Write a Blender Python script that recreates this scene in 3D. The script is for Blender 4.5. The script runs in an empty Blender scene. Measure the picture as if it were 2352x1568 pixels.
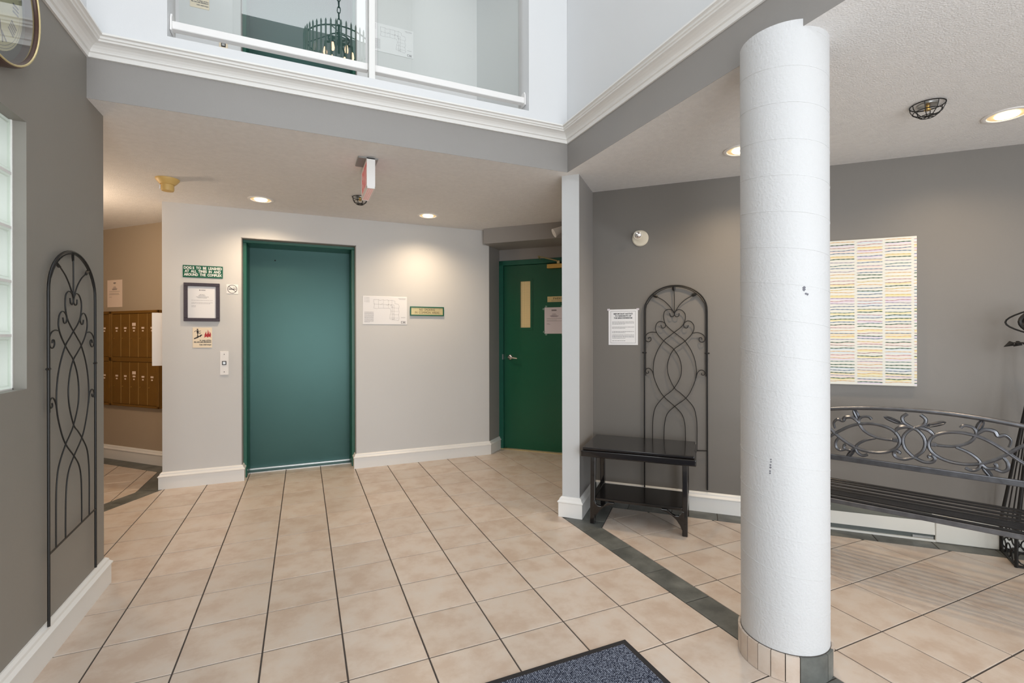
import bpy, bmesh, math, random
from mathutils import Vector, Matrix
random.seed(7)
PI = math.pi
SC = bpy.context.scene
COL = SC.collection
R2 = math.sqrt(2.0)
CE = 2.455          # lower ceiling height

# ------------------------------------------------------------------ camera
YAW, ROLL, FPX = math.radians(23.546), math.radians(-0.105), 1099.0
fwd = Vector((math.sin(YAW), math.cos(YAW), 0))
rt0 = Vector((math.cos(YAW), -math.sin(YAW), 0))
up0 = Vector((0, 0, 1))
rt = rt0 * math.cos(ROLL) + up0 * math.sin(ROLL)
up = up0 * math.cos(ROLL) - rt0 * math.sin(ROLL)
cd = bpy.data.cameras.new('camera')
cam = bpy.data.objects.new('camera', cd)
COL.objects.link(cam)
cd.sensor_fit = 'HORIZONTAL'
cd.sensor_width = 36.0
cd.lens = 36.0 * FPX / 2352.0
cd.shift_y = -12.7 / 2352.0
cd.clip_start = 0.02
m = Matrix((rt, up, -fwd)).transposed().to_4x4()
m.translation = Vector((0, 0, 1.30))
cam.matrix_world = m
SC.camera = cam

# ------------------------------------------------------------------ world, exposure
w = bpy.data.worlds.new('world')
SC.world = w
w.use_nodes = True
bg = w.node_tree.nodes['Background']
bg.inputs[0].default_value = (0.92, 0.96, 1.0, 1)
bg.inputs[1].default_value = 1.7
SC.view_settings.view_transform = 'Standard'
SC.view_settings.look = 'None'
SC.view_settings.gamma = 1.0
SC.view_settings.use_curve_mapping = False
SC.view_settings.exposure = 0.08


def area(name, loc, direction, sx, sy, power, color=(1, 1, 1), spread=180):
    l = bpy.data.lights.new(name, 'AREA')
    l.shape = 'RECTANGLE'
    l.size = sx
    l.size_y = sy
    l.energy = power
    l.color = color
    l.spread = math.radians(spread)
    o = bpy.data.objects.new(name, l)
    COL.objects.link(o)
    o.location = loc
    o.rotation_euler = Vector(direction).to_track_quat('-Z', 'Y').to_euler()
    return o


DAY = (0.93, 0.97, 1.0)
# daylight through the tall front glazing behind the camera, the high front window, plus an unseen strip light added on the left
area('front_glazing_light', (0.35, -2.35, 1.25), (0, 1, 0), 2.5, 2.3, 102, DAY)
area('front_glazing_right_light', (3.3, -2.35, 1.25), (0, 1, 0), 2.6, 2.3, 18, DAY)
area('high_front_window_light', (0.08, -2.35, 6.85), (0, 1, 0), 1.9, 1.3, 18, DAY)
area('added_left_strip_light', (-0.97, -0.6, 4.0), (1, 0, -0.4), 2.8, 0.42, 25, DAY)  # added source, out of view, to cast slat stripes below the bench
area('skylight', (0.37, 0.3, 7.45), (0, 0, -1), 2.2, 3.6, 31, DAY)
area('upstairs_ceiling_light', (0.6, 3.9, 5.2), (0, 0, -1), 2.6, 1.0, 11, (1.0, 0.95, 0.88))

# ------------------------------------------------------------------ materials
def s2l(c):
    c = c / 255.0
    return c / 12.92 if c <= 0.04045 else ((c + 0.055) / 1.055) ** 2.4


def rgb(r, g, b):
    return (s2l(r), s2l(g), s2l(b), 1)


def mat(name, c, rough=0.5, metal=0.0, vary=0.0, vscale=6.0, bump=0.0, bscale=80.0, spec=0.5, coat=0.0, emit=None, es=0.0, trans=0.0, bdist=0.002):
    m = bpy.data.materials.new(name)
    m.use_nodes = True
    nt = m.node_tree
    b = nt.nodes['Principled BSDF']
    b.inputs['Base Color'].default_value = rgb(*c)
    b.inputs['Roughness'].default_value = rough
    b.inputs['Metallic'].default_value = metal
    b.inputs['Specular IOR Level'].default_value = spec
    b.inputs['Coat Weight'].default_value = coat
    b.inputs['Transmission Weight'].default_value = trans
    if emit:
        b.inputs['Emission Color'].default_value = rgb(*emit)
        b.inputs['Emission Strength'].default_value = es
    if vary or bump:
        tc = nt.nodes.new('ShaderNodeTexCoord')
    if vary:
        n = nt.nodes.new('ShaderNodeTexNoise')
        n.inputs['Scale'].default_value = vscale
        n.inputs['Detail'].default_value = 4
        nt.links.new(tc.outputs['Object'], n.inputs['Vector'])
        mr = nt.nodes.new('ShaderNodeMapRange')
        mr.inputs[1].default_value = 0.3
        mr.inputs[2].default_value = 0.7
        mr.inputs[3].default_value = 1 - vary
        mr.inputs[4].default_value = 1 + vary
        nt.links.new(n.outputs['Fac'], mr.inputs[0])
        hs = nt.nodes.new('ShaderNodeHueSaturation')
        hs.inputs['Color'].default_value = rgb(*c)
        nt.links.new(mr.outputs[0], hs.inputs['Value'])
        nt.links.new(hs.outputs[0], b.inputs['Base Color'])
    if bump:
        n2 = nt.nodes.new('ShaderNodeTexNoise')
        n2.inputs['Scale'].default_value = bscale
        n2.inputs['Detail'].default_value = 3
        nt.links.new(tc.outputs['Object'], n2.inputs['Vector'])
        bp = nt.nodes.new('ShaderNodeBump')
        bp.inputs['Strength'].default_value = bump
        bp.inputs['Distance'].default_value = bdist
        nt.links.new(n2.outputs['Fac'], bp.inputs['Height'])
        nt.links.new(bp.outputs[0], b.inputs['Normal'])
    return m


def tile_material(name, c1, c2, c3, rough, spec=0.5):
    """glazed ceramic: mottled cream, peach and tan; every tile reads its own part of the pattern"""
    m = bpy.data.materials.new(name)
    m.use_nodes = True
    nt = m.node_tree
    b = nt.nodes['Principled BSDF']
    oi = nt.nodes.new('ShaderNodeObjectInfo')
    tc = nt.nodes.new('ShaderNodeTexCoord')
    mul = nt.nodes.new('ShaderNodeMath'); mul.operation = 'MULTIPLY'; mul.inputs[1].default_value = 37.0
    nt.links.new(oi.outputs['Random'], mul.inputs[0])
    add = nt.nodes.new('ShaderNodeVectorMath'); add.operation = 'ADD'
    nt.links.new(tc.outputs['Object'], add.inputs[0])
    nt.links.new(mul.outputs[0], add.inputs[1])
    n = nt.nodes.new('ShaderNodeTexNoise'); n.inputs['Scale'].default_value = 7.0; n.inputs['Detail'].default_value = 5; n.inputs['Roughness'].default_value = 0.62
    nt.links.new(add.outputs[0], n.inputs['Vector'])
    cr = nt.nodes.new('ShaderNodeValToRGB')
    e = cr.color_ramp.elements
    e[0].position = 0.36; e[0].color = rgb(*c1)
    e[1].position = 0.72; e[1].color = rgb(*c3)
    k = e.new(0.54); k.color = rgb(*c2)
    nt.links.new(n.outputs['Fac'], cr.inputs[0])
    mr = nt.nodes.new('ShaderNodeMapRange'); mr.inputs[3].default_value = 0.95; mr.inputs[4].default_value = 1.04
    nt.links.new(oi.outputs['Random'], mr.inputs[0])
    hs = nt.nodes.new('ShaderNodeHueSaturation')
    nt.links.new(cr.outputs[0], hs.inputs['Color'])
    nt.links.new(mr.outputs[0], hs.inputs['Value'])
    nt.links.new(hs.outputs[0], b.inputs['Base Color'])
    b.inputs['Roughness'].default_value = rough
    b.inputs['Specular IOR Level'].default_value = spec
    n2 = nt.nodes.new('ShaderNodeTexNoise'); n2.inputs['Scale'].default_value = 45
    nt.links.new(tc.outputs['Object'], n2.inputs['Vector'])
    bp = nt.nodes.new('ShaderNodeBump'); bp.inputs['Strength'].default_value = 0.12; bp.inputs['Distance'].default_value = 0.002
    nt.links.new(n2.outputs['Fac'], bp.inputs['Height'])
    nt.links.new(bp.outputs[0], b.inputs['Normal'])
    return m


def glass_material(name, refl, tint):
    m = bpy.data.materials.new(name)
    m.use_nodes = True
    nt = m.node_tree
    for nd in list(nt.nodes):
        nt.nodes.remove(nd)
    out = nt.nodes.new('ShaderNodeOutputMaterial')
    mix = nt.nodes.new('ShaderNodeMixShader')
    tr = nt.nodes.new('ShaderNodeBsdfTransparent'); tr.inputs[0].default_value = tint
    gl = nt.nodes.new('ShaderNodeBsdfGlossy'); gl.inputs['Roughness'].default_value = 0.0
    fr = nt.nodes.new('ShaderNodeFresnel'); fr.inputs[0].default_value = 1.5
    mu = nt.nodes.new('ShaderNodeMath'); mu.operation = 'MULTIPLY'; mu.inputs[1].default_value = refl; mu.use_clamp = True
    nt.links.new(fr.outputs[0], mu.inputs[0])
    ge = nt.nodes.new('ShaderNodeNewGeometry')          # only the outer face reflects: no false total reflection inside the sheet
    iv = nt.nodes.new('ShaderNodeMath'); iv.operation = 'SUBTRACT'; iv.inputs[0].default_value = 1.0
    nt.links.new(ge.outputs['Backfacing'], iv.inputs[1])
    m2 = nt.nodes.new('ShaderNodeMath'); m2.operation = 'MULTIPLY'
    nt.links.new(mu.outputs[0], m2.inputs[0]); nt.links.new(iv.outputs[0], m2.inputs[1])
    nt.links.new(m2.outputs[0], mix.inputs[0])
    nt.links.new(tr.outputs[0], mix.inputs[1])
    nt.links.new(gl.outputs[0], mix.inputs[2])
    nt.links.new(mix.outputs[0], out.inputs[0])
    return m


M = dict(
    light_wall=mat('light_grey_wall_paint', (207, 206, 204), 0.55, vary=0.012, vscale=2, bump=0.12, bscale=220),
    grey_wall=mat('warm_grey_wall_paint', (148, 145, 142), 0.5, vary=0.015, vscale=2, bump=0.12, bscale=220),
    shaded_wall=mat('grey_wall_paint_shaded', (116, 112, 107), 0.5, vary=0.015, vscale=2, bump=0.12, bscale=220),  # same grey paint, darkened to carry the right wall's shade
    left_wall=mat('grey_wall_paint_lit', (138, 134, 127), 0.5, vary=0.015, vscale=2, bump=0.12, bscale=220),  # same grey paint, lightened to carry the left wall's light
    alcove_wall=mat('tan_wall_paint', (170, 155, 135), 0.6, vary=0.015, vscale=2, bump=0.12, bscale=220),
    white_wall=mat('white_wall_paint', (218, 219, 220), 0.6, bump=0.08, bscale=200),
    ceiling=mat('textured_ceiling', (230, 229, 228), 0.9, vary=0.03, vscale=30, bump=0.7, bscale=150, bdist=0.004, spec=0.2),
    trim=mat('white_trim_paint', (232, 231, 228), 0.35),
    grout=mat('dark_grout', (72, 66, 62), 0.9, vary=0.06, vscale=30),
    tile=tile_material('cream_floor_tile', (192, 173, 157), (204, 190, 177), (206, 196, 186), 0.33),
    slate=tile_material('dark_band_tile', (80, 82, 79), (100, 102, 98), (118, 120, 115), 0.45),
    column=mat('white_rough_paint', (200, 201, 202), 0.6, bump=0.45, bscale=110, bdist=0.004),
    green_door=mat('deep_green_door_paint', (10, 84, 60), 0.33, vary=0.03, vscale=3, bump=0.05, bscale=90),
    teal_door=mat('teal_green_metal_paint', (44, 80, 76), 0.34, vary=0.03, vscale=2.5, bump=0.05, bscale=90, metal=0.45),
    frame_green=mat('green_frame_paint', (20, 92, 74), 0.35, vary=0.04, vscale=20),
    steel=mat('brushed_steel', (190, 190, 188), 0.3, metal=1.0),
    chrome=mat('chrome', (220, 215, 212), 0.15, metal=1.0),
    brass=mat('brass', (200, 165, 95), 0.3, metal=0.9, vary=0.05, vscale=40),
    gold=mat('brushed_gold_plate', (205, 188, 140), 0.4, metal=0.5, vary=0.05, vscale=60),
    black_metal=mat('black_wrought_iron', (34, 33, 32), 0.45, metal=0.4, vary=0.1, vscale=40),
    bench_metal=mat('dark_pewter_cast_metal', (112, 114, 119), 0.32, metal=0.8, vary=0.2, vscale=25, bump=0.15, bscale=90),
    slat_metal=mat('dark_slat_metal', (62, 62, 64), 0.22, metal=0.85),
    black_wood=mat('glossy_black_wood', (20, 17, 17), 0.16, coat=0.4),
    black_plastic=mat('black_plastic', (30, 30, 34), 0.45),
    rubber=mat('black_rubber', (32, 32, 36), 0.7, bump=0.1, bscale=200),
    paper=mat('white_paper', (236, 236, 238), 0.7),
    pink_paper=mat('pale_pink_paper', (226, 206, 190), 0.7),  # pinkish paper of the alcove notice and mailbox labels
    shaded_paper=mat('paper_in_shade', (215, 208, 216), 0.7),  # white paper with shade put into its colour; tape shares it
    ink=mat('black_ink', (35, 33, 36), 0.7),
    grey_ink=mat('grey_ink', (120, 118, 124), 0.7),
    white_ink=mat('white_ink', (240, 240, 235), 0.5),
    red_ink=mat('red_ink', (178, 44, 48), 0.6),
    cream=mat('cream_plastic', (238, 222, 196), 0.5),
    beige=mat('yellowed_beige_plastic', (214, 180, 110), 0.5),
    white_plastic=mat('white_plastic', (236, 234, 232), 0.4),
    off_white=mat('off_white_plastic', (222, 214, 196), 0.4),
    sign_green=mat('green_sign_plastic', (14, 92, 66), 0.35),
    mail=mat('bronze_painted_metal', (128, 92, 36), 0.45, metal=0.3, vary=0.05, vscale=12),
    mail_line=mat('tan_bronze_edge', (196, 164, 104), 0.4, metal=0.5),  # lighter tan lines between the mailbox doors
    wood=mat('dark_brown_wood', (70, 44, 34), 0.4, vary=0.1, vscale=20),
    dial=mat('cream_dial', (222, 216, 180), 0.4),
    dark_grey=mat('dark_glass_reflection', (84, 88, 86), 0.3),
    lamp=mat('lit_lamp', (255, 240, 210), 0.5, emit=(255, 236, 205), es=9.0),
    lamp_can=mat('reflector_can', (236, 214, 170), 0.35, emit=(255, 214, 150), es=0.35),
    exit_red=mat('red_exit_letters', (222, 140, 142), 0.4, emit=(255, 90, 90), es=0.12),
    exit_face=mat('exit_face', (235, 225, 222), 0.4, emit=(255, 150, 140), es=0.08),
    crystal=mat('crystal_rod', (214, 226, 222), 0.08, trans=0.35),
    bulb=mat('glowing_bulb', (255, 230, 200), 0.4, emit=(255, 205, 160), es=14.0),
    glass=glass_material('clear_glass', 3.6, (0.96, 0.98, 0.97, 1)),
    clock_glass=glass_material('clock_glass', 2.5, (0.97, 0.98, 0.97, 1)),
    heater=mat('off_white_enamel', (222, 221, 214), 0.35),
    dark_slot=mat('dark_grille', (92, 98, 95), 0.5),
)


def glass_block_material():
    m = bpy.data.materials.new('glass_block')
    m.use_nodes = True
    nt = m.node_tree
    b = nt.nodes['Principled BSDF']
    b.inputs['Base Color'].default_value = rgb(214, 228, 214)
    b.inputs['Roughness'].default_value = 0.12
    out = nt.nodes['Material Output']
    tl = nt.nodes.new('ShaderNodeBsdfTranslucent'); tl.inputs[0].default_value = rgb(240, 246, 238)
    mix = nt.nodes.new('ShaderNodeMixShader'); mix.inputs[0].default_value = 0.65
    nt.links.new(b.outputs[0], mix.inputs[1])
    nt.links.new(tl.outputs[0], mix.inputs[2])
    nt.links.new(mix.outputs[0], out.inputs[0])
    return m


M['glass_block'] = glass_block_material()


def carpet_material():
    m = mat('blue_grey_carpet', (82, 90, 112), 0.95, bump=0.6, bscale=300, spec=0.1, bdist=0.004)
    nt = m.node_tree
    b = nt.nodes['Principled BSDF']
    tc = nt.nodes.new('ShaderNodeTexCoord')
    n = nt.nodes.new('ShaderNodeTexNoise'); n.inputs['Scale'].default_value = 170; n.inputs['Detail'].default_value = 2
    nt.links.new(tc.outputs['Object'], n.inputs['Vector'])
    cr = nt.nodes.new('ShaderNodeValToRGB')
    e = cr.color_ramp.elements
    e[0].position = 0.38; e[0].color = rgb(42, 47, 64)
    e[1].position = 0.66; e[1].color = rgb(150, 158, 176)
    nt.links.new(n.outputs['Fac'], cr.inputs[0])
    nt.links.new(cr.outputs[0], b.inputs['Base Color'])
    return m


M['carpet'] = carpet_material()


# ------------------------------------------------------------------ mesh helpers
class MB:
    def __init__(s):
        s.v = []; s.f = []; s.mi = []; s.cur = 0

    def add(s, vs, fs):
        o = len(s.v)
        s.v += [tuple(v) for v in vs]
        for f in fs:
            s.f.append(tuple(i + o for i in f)); s.mi.append(s.cur)
        return s

    def box(s, x0, x1, y0, y1, z0, z1):
        vs = [(x0, y0, z0), (x1, y0, z0), (x1, y1, z0), (x0, y1, z0), (x0, y0, z1), (x1, y0, z1), (x1, y1, z1), (x0, y1, z1)]
        return s.add(vs, [(3, 2, 1, 0), (4, 5, 6, 7), (0, 1, 5, 4), (1, 2, 6, 5), (2, 3, 7, 6), (3, 0, 4, 7)])

    def prism(s, pts, z0, z1, axis='z', inset=0.0):
        """extrude a 2D polygon; axis z: pts are (x,y); axis x: pts are (y,z) extruded in x; axis y: pts are (x,z) extruded in y"""
        n = len(pts)
        area2 = sum(pts[i][0] * pts[(i + 1) % n][1] - pts[(i + 1) % n][0] * pts[i][1] for i in range(n))
        if area2 < 0:
            pts = pts[::-1]

        def mk(p, t):
            return (p[0], p[1], t) if axis == 'z' else ((t, p[0], p[1]) if axis == 'x' else (p[0], t, p[1]))
        vs = [mk(p, z0) for p in pts] + [mk(p, z1) for p in pts]
        fs = [tuple(range(n - 1, -1, -1)), tuple(range(n, 2 * n))] + [(i, (i + 1) % n, n + (i + 1) % n, n + i) for i in range(n)]
        if axis == 'y':
            fs = [f[::-1] for f in fs]
        return s.add(vs, fs)

    def tube(s, pts, r, seg=8, closed=False, flat=None):
        pts = [Vector(p) for p in pts]
        n = len(pts)
        rr = r if isinstance(r, (list, tuple)) else [r] * n
        rings = []
        prev = None
        for i in range(n):
            if closed:
                t = pts[(i + 1) % n] - pts[i - 1]
            else:
                t = pts[min(i + 1, n - 1)] - pts[max(i - 1, 0)]
            if t.length < 1e-9:
                t = Vector((0, 0, 1))
            t.normalize()
            if prev is None:
                a = Vector((0, 1, 0)) if abs(t.y) < 0.9 else Vector((1, 0, 0))
                nrm = t.cross(a).normalized()
            else:
                nrm = (prev - t * prev.dot(t))
                nrm = nrm.normalized() if nrm.length > 1e-6 else t.orthogonal().normalized()
            prev = nrm
            bn = t.cross(nrm)
            rings.append([pts[i] + (nrm * math.cos(2 * PI * k / seg) + bn * math.sin(2 * PI * k / seg)) * rr[i] for k in range(seg)])
        vs = [v for ring in rings for v in ring]
        fs = []
        m = n if closed else n - 1
        for i in range(m):
            a = i * seg; b = ((i + 1) % n) * seg
            for k in range(seg):
                k2 = (k + 1) % seg
                fs.append((a + k, a + k2, b + k2, b + k))
        if not closed:
            fs.append(tuple(range(seg - 1, -1, -1)))
            fs.append(tuple((n - 1) * seg + k for k in range(seg)))
        return s.add(vs, fs)

    def lathe(s, prof, cx=0, cy=0, seg=32, axis='z'):
        """prof: list of (r, z)"""
        vs = []; fs = []
        n = len(prof)
        for (r, z) in prof:
            for k in range(seg):
                a = 2 * PI * k / seg
                if axis == 'z':
                    vs.append((cx + r * math.cos(a), cy + r * math.sin(a), z))
                else:  # axis y: cx, cy are x,z centre and z is y
                    vs.append((cx + r * math.cos(a), z, cy + r * math.sin(a)))
        for i in range(n - 1):
            for k in range(seg):
                k2 = (k + 1) % seg
                fs.append((i * seg + k, i * seg + k2, (i + 1) * seg + k2, (i + 1) * seg + k))
        fs.append(tuple(range(seg - 1, -1, -1)))
        fs.append(tuple((n - 1) * seg + k for k in range(seg)))
        return s.add(vs, fs)

    def ribbon(s, pts, wd, y):
        """flat line in the x,z plane at depth y (facing -y), pts (x,z), wd width or list"""
        n = len(pts)
        ww = wd if isinstance(wd, (list, tuple)) else [wd] * n
        vs = []
        for i in range(n):
            a = pts[max(i - 1, 0)]; b = pts[min(i + 1, n - 1)]
            dx, dz = b[0] - a[0], b[1] - a[1]
            L = math.hypot(dx, dz) or 1
            nx, nz = -dz / L * ww[i] / 2, dx / L * ww[i] / 2
            vs += [(pts[i][0] + nx, y, pts[i][1] + nz), (pts[i][0] - nx, y, pts[i][1] - nz)]
        fs = [(2 * i, 2 * i + 1, 2 * i + 3, 2 * i + 2) for i in range(n - 1)]
        return s.add(vs, fs)

    def rect(s, x0, x1, z0, z1, y):
        return s.add([(x0, y, z0), (x1, y, z0), (x1, y, z1), (x0, y, z1)], [(0, 1, 2, 3)])

    def mesh(s, name, mats, smooth=False, recalc=True):
        me = bpy.data.meshes.new(name)
        me.from_pydata(s.v, [], s.f)
        if not isinstance(mats, (list, tuple)):
            mats = [mats]
        for m_ in mats:
            me.materials.append(m_)
        for p, i in zip(me.polygons, s.mi):
            p.material_index = i
        if recalc:
            bm = bmesh.new(); bm.from_mesh(me)
            bmesh.ops.recalc_face_normals(bm, faces=bm.faces)
            bm.to_mesh(me); bm.free()
        if smooth:
            me.polygons.foreach_set('use_smooth', [True] * len(me.polygons))
            try:
                me.set_sharp_from_angle(angle=math.radians(40))
            except Exception:
                pass
        me.update()
        return me

    def obj(s, name, mats, parent=None, smooth=False, bevel=0.0, seg=1, recalc=True):
        me = s.mesh(name, mats, smooth, recalc)
        return link(name, me, parent, bevel, seg)


def link(name, me, parent=None, bevel=0.0, seg=1):
    o = bpy.data.objects.new(name, me)
    COL.objects.link(o)
    if parent:
        o.parent = parent
    if bevel:
        b = o.modifiers.new('bevel', 'BEVEL')
        b.width = bevel; b.segments = seg; b.limit_method = 'ANGLE'; b.angle_limit = math.radians(35)
    return o


def tag(o, label, cat, group=None):
    o['label'] = label; o['category'] = cat
    if group:
        o['group'] = group
    return o


def thing(name, label, cat, loc=(0, 0, 0), rz=0.0, group=None):
    o = bpy.data.objects.new(name, None)
    COL.objects.link(o)
    o.empty_display_size = 0.1
    o.location = loc
    o.rotation_euler = (0, 0, rz)
    return tag(o, label, cat, group)


def struct(o):
    o['kind'] = 'structure'
    return o


def sweep(path, prof, closed=False):
    """sweep a profile (offset to the right of travel, z) along a plan path with mitred corners"""
    mb = MB()
    n = len(path); k = len(prof)
    P = [Vector(p) for p in path]
    dirs = [(P[i + 1] - P[i]).normalized() for i in range(n - 1)]
    for i in range(n):
        d0 = dirs[max(i - 1, 0)]; d1 = dirs[min(i, n - 2)]
        n0 = Vector((d0.y, -d0.x)); n1 = Vector((d1.y, -d1.x))
        mt = (n0 + n1)
        mt = mt / (1 + n0.dot(n1)) if (1 + n0.dot(n1)) > 1e-3 else n0
        for (o_, z_) in prof:
            q = P[i] + mt * o_
            mb.v.append((q.x, q.y, z_))
    for i in range(n - 1):
        for j in range(k):
            j2 = (j + 1) % k
            mb.f.append((i * k + j, i * k + j2, (i + 1) * k + j2, (i + 1) * k + j)); mb.mi.append(0)
    mb.f.append(tuple(range(k))); mb.mi.append(0)
    mb.f.append(tuple((n - 1) * k + j for j in range(k))[::-1]); mb.mi.append(0)
    return mb


def text_mesh(s, size, align='CENTER', spacing=1.0, bold=0.0, width=None, extrude=0.0004):
    """letters standing in the x,z plane, facing -y; returns a mesh"""
    cu = bpy.data.curves.new('t', 'FONT')
    cu.body = s; cu.size = size; cu.align_x = align; cu.align_y = 'CENTER'
    cu.space_character = spacing; cu.offset = bold; cu.extrude = extrude
    cu.resolution_u = 3
    o = bpy.data.objects.new('t', cu)
    COL.objects.link(o)
    bpy.context.view_layer.update()
    me = bpy.data.meshes.new_from_object(o.evaluated_get(bpy.context.evaluated_depsgraph_get()))
    bpy.data.objects.remove(o)
    sx = 1.0
    if width:
        xs = [v.co.x for v in me.vertices]
        sx = width / (max(xs) - min(xs))
    me.transform(Matrix.Rotation(PI / 2, 4, 'X') @ Matrix.Diagonal((sx, 1, 1, 1)))
    return me


def text(s, size, x, y, z, m_, parent, name='lettering', **kw):
    me = text_mesh(s, size, **kw)
    me.materials.clear(); me.materials.append(m_)
    me.name = name
    o = link(name, me, parent)
    o.location = (x, y, z)
    return o


def paragraph(mb, x0, x1, ztop, lines, lh, y, ht=0.0022, last=0.6):
    """rows of word-sized dashes standing in for print too small to read"""
    for i in range(lines):
        x = x0; end = x1 if i < lines - 1 else x0 + (x1 - x0) * last
        zc = ztop - i * lh
        while x < end - 0.002:
            wl = random.uniform(0.004, 0.014)
            mb.rect(x, min(x + wl, end), zc - ht, zc, y)
            x += wl + 0.0022


def spline(pts, k=6, closed=False):
    """Catmull-Rom through 2D points"""
    P = [Vector((p[0], p[1])) for p in pts]
    n = len(P); out = []
    rng = n if closed else n - 1
    for i in range(rng):
        p0 = P[i - 1] if (closed or i > 0) else P[0]
        p1 = P[i]; p2 = P[(i + 1) % n]
        p3 = P[(i + 2) % n] if (closed or i + 2 < n) else P[n - 1]
        for j in range(k):
            t = j / k
            q = 0.5 * ((2 * p1) + (p2 - p0) * t + (2 * p0 - 5 * p1 + 4 * p2 - p3) * t * t + (3 * p1 - p0 - 3 * p2 + p3) * t ** 3)
            out.append((q.x, q.y))
    if not closed:
        out.append((P[-1].x, P[-1].y))
    return out


def ST(S, T):
    """plan point from x+y=S and x-y=T"""
    return ((S + T) / 2, (S - T) / 2)


# ================================================================== FLOOR
PITCH = 0.3101
fl = MB()
fl.prism([(-3.4, -2.3), (5.8, -2.3), (5.8, 5.7), (-0.9, 5.7), (-3.2, 8.0), (-3.4, 8.0)], -0.12, -0.0035)
floor = struct(fl.obj('floor', M['grout']))

J = 0.0032  # half joint


def clip(poly, a, b, c):
    """keep a*x+b*y<=c"""
    out = []
    n = len(poly)
    for i in range(n):
        p, q = poly[i], poly[(i + 1) % n]
        dp = a * p[0] + b * p[1] - c; dq = a * q[0] + b * q[1] - c
        if dp <= 0:
            out.append(p)
        if (dp < 0 < dq) or (dq < 0 < dp):
            t = dp / (dp - dq)
            out.append((p[0] + (q[0] - p[0]) * t, p[1] + (q[1] - p[1]) * t))
    return out


def parea(p):
    return abs(sum(p[i][0] * p[(i + 1) % len(p)][1] - p[(i + 1) % len(p)][0] * p[i][1] for i in range(len(p)))) / 2 if len(p) > 2 else 0


P0 = (-1.12, 4.89); NB = (-0.863, 0.505); D0 = NB[0] * P0[0] + NB[1] * P0[1]
BX0, BX1 = 1.703, 1.853
SQ = R2 * J
regions = [
    # main hall left of the dark band
    dict(off=(0.773, 3.147), hp=[(1, 0, BX0 - J), (NB[0], NB[1], D0 - J), (0, 1, 5.40)]),
    # hall in front of the parking door, between band and wing wall
    dict(off=(0.773, 3.147), hp=[(-1, 0, -BX0), (1, -1, -1.30), (1, 1, 7.23)]),
    # seating side, right of the dark band
    dict(off=(0.777, 3.140), hp=[(-1, 0, -BX1 - J), (-1, 1, 0.879 - SQ), (1, 1, 5.17 - SQ), (1, 0, 5.6)]),
    # mail alcove
    dict(off=(0.773, 3.147), hp=[(-NB[0], -NB[1], -(D0 + 0.155) - J), (1, 0, -1.285 - J), (1, 1, 4.286 - SQ), (-1, 0, 3.15)]),
]


def project(x, y, z=0.0):
    v = Vector((x, y, z - 1.3)); d = v.dot(fwd)
    if d < 0.05:
        return None
    return 1176 + FPX * v.dot(rt) / d, 771.3 - FPX * v.dot(up) / d


def bevel_prism(mb, poly, top, depth=0.009, e=0.0012):
    n = len(poly)
    cx = sum(p[0] for p in poly) / n; cy = sum(p[1] for p in poly) / n
    def shr(p, k):
        L = math.hypot(p[0] - cx, p[1] - cy) or 1
        return (p[0] - (p[0] - cx) / L * k, p[1] - (p[1] - cy) / L * k)
    a = sum(poly[i][0] * poly[(i + 1) % n][1] - poly[(i + 1) % n][0] * poly[i][1] for i in range(n))
    if a < 0:
        poly = poly[::-1]
    vs = [(p[0], p[1], top - depth) for p in poly] + [(p[0], p[1], top - e) for p in poly] + [(*shr(p, e * 1.4), top) for p in poly]
    fs = [tuple(range(2 * n, 3 * n))]
    for l in (0, 1):
        for i in range(n):
            i2 = (i + 1) % n
            fs.append((l * n + i, l * n + i2, (l + 1) * n + i2, (l + 1) * n + i))
    mb.add(vs, fs)


cells = []
for ri, rg in enumerate(regions):
    ox, oy = rg['off']
    for a in range(-15, 17):
        for b in range(-17, 19):
            x0 = ox + a * PITCH; y0 = oy - b * PITCH
            poly = [(x0 + J, y0 - PITCH + J), (x0 + PITCH - J, y0 - PITCH + J), (x0 + PITCH - J, y0 - J), (x0 + J, y0 - J)]
            if x0 < -3.3 or y0 < -2.0:
                continue
            for (A, B, Cc) in rg['hp']:
                poly = clip(poly, A, B, Cc)
                if len(poly) < 3:
                    break
            if len(poly) < 3 or parea(poly) < 1e-4:
                continue
            cx = sum(p[0] for p in poly) / len(poly); cy = sum(p[1] for p in poly) / len(poly)
            if ri == 0 and cx < -0.97 and cy < 3.1:
                continue
            pr = project(cx, cy)
            vis = pr is not None and -60 < pr[0] < 2420 and 800 < pr[1] < 1640
            size = 0
            if vis:
                pp = [project(*p) for p in poly]
                if all(pp):
                    size = parea(pp)
                    if pr[0] < 235 and cy > 3.1:
                        size = 1
            cells.append((size, poly, len(poly) == 4 and abs(parea(poly) - (PITCH - 2 * J) ** 2) < 1e-6, cx, cy))
cells.sort(key=lambda c: -c[0])
full = MB(); hpx = PITCH / 2 - J
bevel_prism(full, [(-hpx, -hpx), (hpx, -hpx), (hpx, hpx), (-hpx, hpx)], 0.0)
full_me = full.mesh('tile', M['tile'])
rest = MB(); count = 0
for size, poly, isfull, cx, cy in cells:
    dz = random.uniform(-0.0004, 0.0004)
    if count < 285 and size > 60:
        count += 1
        if isfull:
            o = link('tile', full_me, floor)
            o.location = (cx, cy, dz)
        else:
            t = MB(); bevel_prism(t, [(p[0] - cx, p[1] - cy) for p in poly], 0.0)
            o = t.obj('tile', M['tile'], floor); o.location = (cx, cy, dz)
    else:
        bevel_prism(rest, poly, dz)
o = rest.obj('tile_field', M['tile'], floor); o['kind'] = 'stuff'


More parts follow.
